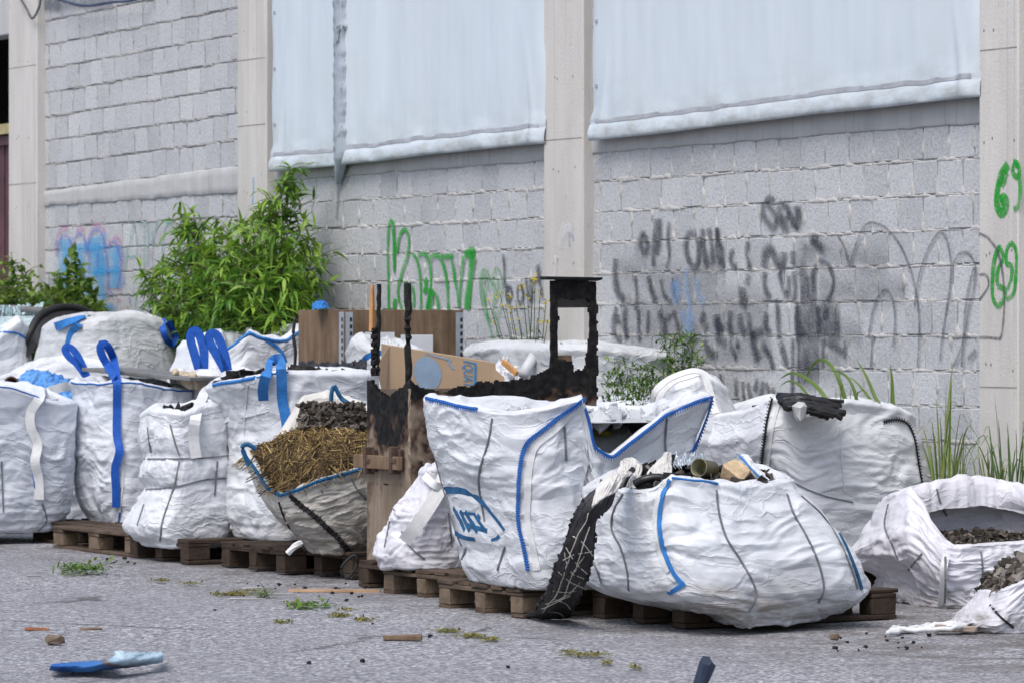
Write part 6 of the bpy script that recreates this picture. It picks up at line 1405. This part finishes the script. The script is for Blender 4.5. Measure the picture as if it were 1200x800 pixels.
# tall weed with yellow flowers
root = empty('flowering_weed', base_at(622, -.3), 'tall thin weed with tiny yellow flowers beside the middle pillar', 'weed'); st, fl, lv = MB(), MB(), Leaves(); b0 = base_at(622, -.3)
for px, py in ((592, 357), (598, 366), (572, 350), (582, 372), (610, 378), (612, 334), (625, 328), (633, 340), (640, 352), (604, 352), (630, 372), (586, 345), (618, 345), (596, 345), (642, 375), (627, 326)):
    y = -.3 + r_.normal(0, .06); tip = W(px, py, y); mid = b0*.4+tip*.6 + np.array([(b0[0]-tip[0])*.25, 0, .05]); pts = interp_path([b0, mid, tip], 20); st.tube(pts, np.linspace(.008, .002, 20), 5)
    if r_.random() < .3: 
        for q in range(2): fl.box(tip + r_.normal(0, .012, 3), (.007, .007, .005), bev=.003)
    for q in range(2): fl.box(tip + r_.normal(0, .02, 3) - [0, 0, .02], (.005, .005, .006))
    for q in range(10): i = r_.integers(8, 20); lv.add(pts[i], r_.normal(0, 1, 3)*[1, 1, .3]+[0, 0, .3], .05, .006, .5, r_.uniform(.3, .7), segs=2)
st.build('stem', M['weed'], root); fl.build('flower_head', M['flower'], root); lv.build('foliage', M['weed'], root)
def fine_weed(label, px, y, tips, seed):
    r = np.random.default_rng(seed); b0 = base_at(px, y); root = empty('fine_weed', b0, label, 'weed'); st, lv = MB(), Leaves()
    for tx, ty in tips:
        tip = W(tx, ty, y + r.normal(0, .1)); pts = interp_path([b0 + r.normal(0, .03, 3)*[1, 1, 0], b0*.45+tip*.55+[0, 0, .06], tip], 20); st.tube(pts, np.linspace(.006, .0015, 20), 4)
        for q in range(64):
            i = r.integers(6, 20); d = r.normal(0, 1, 3)*[1, 1, .5]+[0, 0, .4]; d /= np.linalg.norm(d); e = pts[i]+d*r.uniform(.03, .10); st.tube([pts[i], e], .0013, 3, cap=False)
            for z in range(3): lv.add(pts[i]*(1-z/3)+e*z/3+d*.02, r.normal(0, 1, 3), r.uniform(.022, .042), .0075, .2, np.clip(r.normal(.5, .2), 0, 1), segs=2)
    st.build('stem', M['weed'], root); lv.build('foliage', M['weed'], root)
fine_weed('feathery green weed growing behind the white bundle by the right wall', 796, -.3, [(790, 398), (800, 404), (812, 400), (784, 412), (818, 412), (808, 420), (795, 425), (780, 396), (822, 425), (802, 392)], 3)
fine_weed('feathery green weed growing in the gap right of the burnt crate', 745, -1.05, [(720, 425), (735, 430), (750, 432), (765, 436), (728, 440), (742, 445), (770, 446), (755, 450), (715, 440), (778, 438), (760, 428), (735, 452), (712, 452)], 4)
fine_weed('feathery weed in front of the middle pillar, seen through the burnt frame', 672, -.5, [(655, 412), (665, 406), (678, 408), (690, 414), (660, 424), (685, 426), (700, 430), (650, 420)], 6)
def blades(name, label, spec, mat, seed, cat='grass', wd=.006, group=None, px_blades=()):
    """spec: (foot px, foot y, [(px, py) of the tips])"""
    r = np.random.default_rng(seed); vs, fs, ts = [], [], []
    for (fx, y, tips_, w_) in spec:
        b0 = base_at(fx, y)
        for (tx, ty, arch) in tips_:
            yy = y + r.normal(0, .05); tip = W(tx, ty, min(yy, -.06)); f0 = b0 + np.array([r.normal(0, .03), r.normal(0, .03), 0]); peak = f0*.35+tip*.65; peak[2] = max(tip[2], 0) + arch
            pts = interp_path([f0, f0*.7+peak*.3+[0, 0, .15*(peak[2])], peak, tip], 18); tg = np.gradient(pts, axis=0); sd = np.cross(tg, DV); sd /= np.linalg.norm(sd, axis=1)[:, None]+1e-9
            sd = sd*math.cos(.6*r.normal()) + DV*math.sin(.5*r.normal()); n = len(vs); prof = np.sin(np.linspace(.35, math.pi, 18))**.7; tn = np.clip(r.normal(.5, .2), 0, 1)
            for i in range(18): vs.extend([pts[i]-sd[i]*w_*prof[i], pts[i]+sd[i]*w_*prof[i]-DV*.002]); ts.extend([tn+.2*i/18]*2)
            fs.extend([(n+2*i, n+2*i+1, n+2*i+3, n+2*i+2) for i in range(17)])
    for pl_px, w_ in px_blades:
        y = -.35 + r.normal(0, .04); pts = interp_path([W(a, b, y) for a, b in pl_px], 26); tg = np.gradient(pts, axis=0); sd = np.cross(tg, DV); sd /= np.linalg.norm(sd, axis=1)[:, None]+1e-9; n = len(vs); prof = np.sin(np.linspace(.5, math.pi, 26))**.6; tn = np.clip(r.normal(.55, .12), 0, 1)
        for i in range(26): vs.extend([pts[i]-sd[i]*w_*prof[i], pts[i]-DV*.006*prof[i]+sd[i]*w_*prof[i]]); ts.extend([tn+.15*i/26, tn-.1])
        fs.extend([(n+2*i, n+2*i+1, n+2*i+3, n+2*i+2) for i in range(25)])
    return tag(mesh_obj(name, vs, fs, M[mat], None, True, cols={'tone': ts}), label, cat, group)
blades('grass_clump', 'arching broad grass behind the black-stitched bag against the right wall', [(985, -.35, [(960, 462, .02), (975, 455, .03), (1000, 458, .02), (1020, 462, .02), (990, 450, .02)], .009)], 'grass', 5, px_blades=[([(985, 560), (976, 490), (966, 464), (954, 450), (940, 440), (926, 437), (913, 444)], .013), ([(995, 560), (992, 480), (985, 450), (976, 431), (963, 421), (951, 430), (941, 452)], .013), ([(970, 560), (955, 480), (943, 458), (934, 449), (924, 446), (914, 452)], .010), ([(1010, 560), (1004, 470), (996, 446), (985, 436), (972, 434)], .011), ([(1040, 560), (1034, 484), (1024, 462), (1014, 438), (1003, 420)], .013), ([(1036, 560), (1028, 482), (1014, 460), (1002, 446), (994, 441)], .010), ([(1046, 560), (1046, 500), (1046, 470), (1045, 440), (1043, 426)], .015), ([(980, 560), (968, 480), (950, 466), (936, 466), (926, 474)], .012)])
blades('grass_clump', 'tall thin grass growing between the black-stitched bag and the right pillar', [(1105, -.35, [(1128, 425, .02), (1060, 540, .12), (1070, 520, .10), (1150, 520, .10), (1145, 545, .10), (1118, 440, .04), (1092, 470, .03), (1110, 455, .03), (1085, 500, .05), (1125, 480, .05), (1135, 500, .08), (1098, 490, .02), (1120, 510, .05), (1082, 530, .05), (1140, 520, .05), (1090, 515, .04)], .007)], 'grass', 6)
blades('grass_clump', 'blue green grass fanning out at the foot of the right pillar', [(1185, -.5, [(1125, 545, .12), (1135, 535, .12), (1230, 535, .12), (1205, 560, .10), (1152, 510, .06), (1165, 500, .05), (1178, 520, .04), (1190, 515, .05), (1200, 505, .05), (1150, 540, .06), (1162, 530, .05), (1210, 520, .06), (1220, 540, .05), (1175, 500, .03), (1195, 535, .05), (1145, 528, .08), (1158, 465, .03), (1205, 530, .05), (1185, 545, .03), (1170, 548, .05), (1215, 500, .06)], .006)], 'grass_deep', 7)
for px, y in ((1120, -.6), (1160, -.6)):
    r = np.random.default_rng(int(px)); tp = [(px+r.uniform(-30, 30), r.uniform(520, 570), r.uniform(.02, .08)) for q in range(26)]
    blades('grass_clump', ('short grass at the wall foot just behind the slumped bag' if px < 1140 else 'short grass at the very foot of the right pillar'), [(px, y, tp, .004)], 'grass', int(px))
# ------------------------------------------------------------------ the yard: small plants, moss, litter
def tuft(label, px, py, n, rx, hgt, seed, mat='weed', wd=.010, ln=.055, kind=None, name='weed_tuft', cat='weed', group=None, ry=.12):
    r = np.random.default_rng(seed); c = G(px, py); lv = Leaves()
    for q in range(n):
        p = c + np.array([0, 0, .004]) + RV*r.normal(0, rx*.45) + DV*r.normal(0, ry)
        h_ = abs(r.normal(0, hgt*.5)); d = r.normal(0, 1, 3)*[1, 1, .3] + [0, 0, .55]
        lv.add(p+[0, 0, h_], d, ln*r.uniform(.5, 1.2), wd*r.uniform(.6, 1.2), .5, np.clip(r.normal(.5, .22), 0, 1), segs=2)
    o = lv.build(name, M[mat], None); return tag(o, label, cat, group, kind)
tuft('low bright green weed alone on the asphalt at the left', 98, 672, 170, .16, .06, 31)
tuft('small green weed on the asphalt below the burnt crate', 362, 713, 90, .12, .025, 32)
tuft('pale grass tuft on the asphalt below the straw bag', 309, 701, 60, .035, .05, 33, 'grass', .004, .08, ry=.03)
for i, (px, py, rx, n) in enumerate(((272, 697, .12, 420), (190, 681, .07, 120), (225, 684, .07, 110), (330, 730, .05, 110), (398, 722, .06, 200), (425, 727, .05, 130), (345, 708, .06, 120), (525, 740, .07, 170), (552, 746, .07, 200), (575, 750, .05, 120), (690, 768, .09, 200), (712, 777, .03, 60), (665, 765, .05, 80), (405, 715, .05, 60), (290, 693, .08, 110), (745, 783, .05, 60))):
    tuft('thin dry moss grown along a crack in the asphalt', px, py, n, rx, .006, 60+i, 'moss', .005, .018, 'stuff', 'moss', 'moss', 'dry moss along the crack in the asphalt', .05)
def chip(name, label, px, py, h, rz, mat, cat, bev=.004, jit=.002, tilt=0.0, z=0.0, group=None):
    p = G(px, py); m = MB(); m.box(p + np.array([0, 0, h[2] + .004 + z]), h, rotz(rz) @ rotaxis((0, 1, 0), tilt), bev=bev, jit=jit); return tag(m.build(name, M[mat] if isinstance(mat, str) else mat, None), label, cat, group)
chip('wood_scrap', 'short brown wood scrap lying on the asphalt in the foreground', 472, 751, (.085, .018, .012), TH*-1+.62+.9, M['ply'], 'wood scrap')
chip('wood_scrap', 'reddish splinter on the asphalt at the far left', 43, 739, (.055, .012, .006), 1.1, plain('red_splinter', (.30, .12, .06), .8), 'wood scrap')
chip('wood_scrap', 'grey brown splinter right of the reddish one', 107, 739, (.05, .012, .005), 1.0, 'ply', 'wood scrap')
chip('stone', 'brown stone on the asphalt above the blue rag', 64, 755, (.040, .022, .020), .8, 'rock', 'stone', .012, .004)
chip('stone', 'small brown stone below the wide front bag', 978, 750, (.018, .016, .012), .4, 'rock', 'stone', .006, .003)
chip('plank', 'thin dark plank lying on the ground before the pale ended pallet', 640, 716, (.29, .05, .012), 1.03, 'pallet_dark', 'plank')
chip('plank', 'second dark plank lying just behind the thin one', 652, 711, (.25, .05, .012), .90, 'pallet_dark', 'plank')
chip('stick', 'long thin stick lying in front of the small slumped sack', 392, 694, (.24, .010, .006), 1.0, plain('pale_stick', (.36, .24, .15), .8), 'stick', .002)
chip('broken_slab', 'broken pale brown slab piece beside the white cord at the right', 1120, 741, (.095, .04, .014), 1.0, plain('pale_slab', (.30, .24, .20), .85, bump=.5), 'slab', .006, .004)
m = MB(); q = G(824, 806); m.box(q+[0, 0, .05], (.028, .02, .07), rotaxis((0, 1, 0), .5), bev=.012, jit=.004); tag(m.build('plastic_shard', plain('slate_plastic', (.035, .05, .085), .45), None), 'small slate blue shard standing up at the bottom edge', 'plastic shard')
r_ = np.random.default_rng(77); M['grey_splinter'] = plain('grey_splinter', (.38, .37, .36), .8)
for q in range(64):
    px, py = ((r_.uniform(120, 200), r_.uniform(651, 662)) if q < 16 else (r_.uniform(280, 430), r_.uniform(684, 706)) if q < 36 else (r_.uniform(960, 1100), r_.uniform(738, 765)) if q < 54 else (r_.uniform(250, 700), r_.uniform(690, 790)))
    s = r_.uniform(.003, .010); chip('black_crumb', 'small black crumb scattered on the asphalt', px, py, (s, s*.8, s*.6), r_.uniform(0, 3), 'charcoal', 'crumb', .002, .002, group='black crumbs on the asphalt')
for i, (px, py, L_) in enumerate(((300, 690, .12), (355, 705, .14), (330, 697, .10), (290, 703, .15), (40, 676, .06), (72, 650, .06), (375, 702, .08))):
    chip('white_splinter', 'thin pale splinter lying flat on the asphalt', px, py, (L_*.6, .006, .003), 1.02+.1*i % .3, 'grey_splinter', 'splinter', .001, .001, group='pale splinters on the asphalt')
m = MB(); r_ = np.random.default_rng(5)
for q in range(4):
    pts = [G(1146-3*q, 728+q, .02), G(1120, 729+q*2, .03), G(1095, 731+q*2, .02), G(1070, 735+q, .012), G(1052, 739-q, .012), G(1040+q*2, 741-2*q, .01)]; m.tube(interp_path(pts, 40) + r_.normal(0, .003, (40, 3)), .011, 6)
tag(m.build('frayed_rope', M['strap_white'], None, True), 'frayed white cord trailing on the asphalt from the small tipped sack', 'cord')
# the blue rag
k = NT('blue_rag_cloth'); uv = k.coord('UV'); sx = k.n('SeparateXYZ'); k.t.links.new(uv, sx.inputs[0]); n = k.noise(k.coord(), 12, 5, .65)
c = k.ramp(k.math('ADD', sx.outputs[0], k.math('MULTIPLY', k.math('SUBTRACT', n, .5), .25)), [(.0, (.03, .12, .40)), (.26, (.05, .17, .42)), (.34, (.12, .13, .15)), (.42, (.20, .17, .16)), (.47, (.26, .40, .50)), (.60, (.45, .58, .66))])
rg = sheet('blue_rag', [[(58, 784, Zg(784, .012)), (100, 786, Zg(786, .012)), (130, 783, Zg(783, .02)), (160, 780, Zg(780, .02)), (190, 775, Zg(775, .03))], [(60, 780, Zg(782, .03)), (100, 779, Zg(780, .035)), (128, 775, Zg(778, .05)), (142, 774, Zg(777, .05)), (165, 773, Zg(776, .04)), (191, 768, Zg(770, .05))], [(62, 778, Zg(779, .012)), (100, 775, Zg(775, .012)), (132, 772, Zg(774, .03)), (138, 763, Zg(772, .06)), (165, 764, Zg(771, .05)), (189, 764, Zg(767, .03))]], 'paper', 'blue and grey rag lying on the asphalt in the left foreground', 'rag', seed=71, crump=.12, th=.004)
rg.o.data.materials[0] = k.fin(c, .7, k.bump(n, .3, .02), .2)
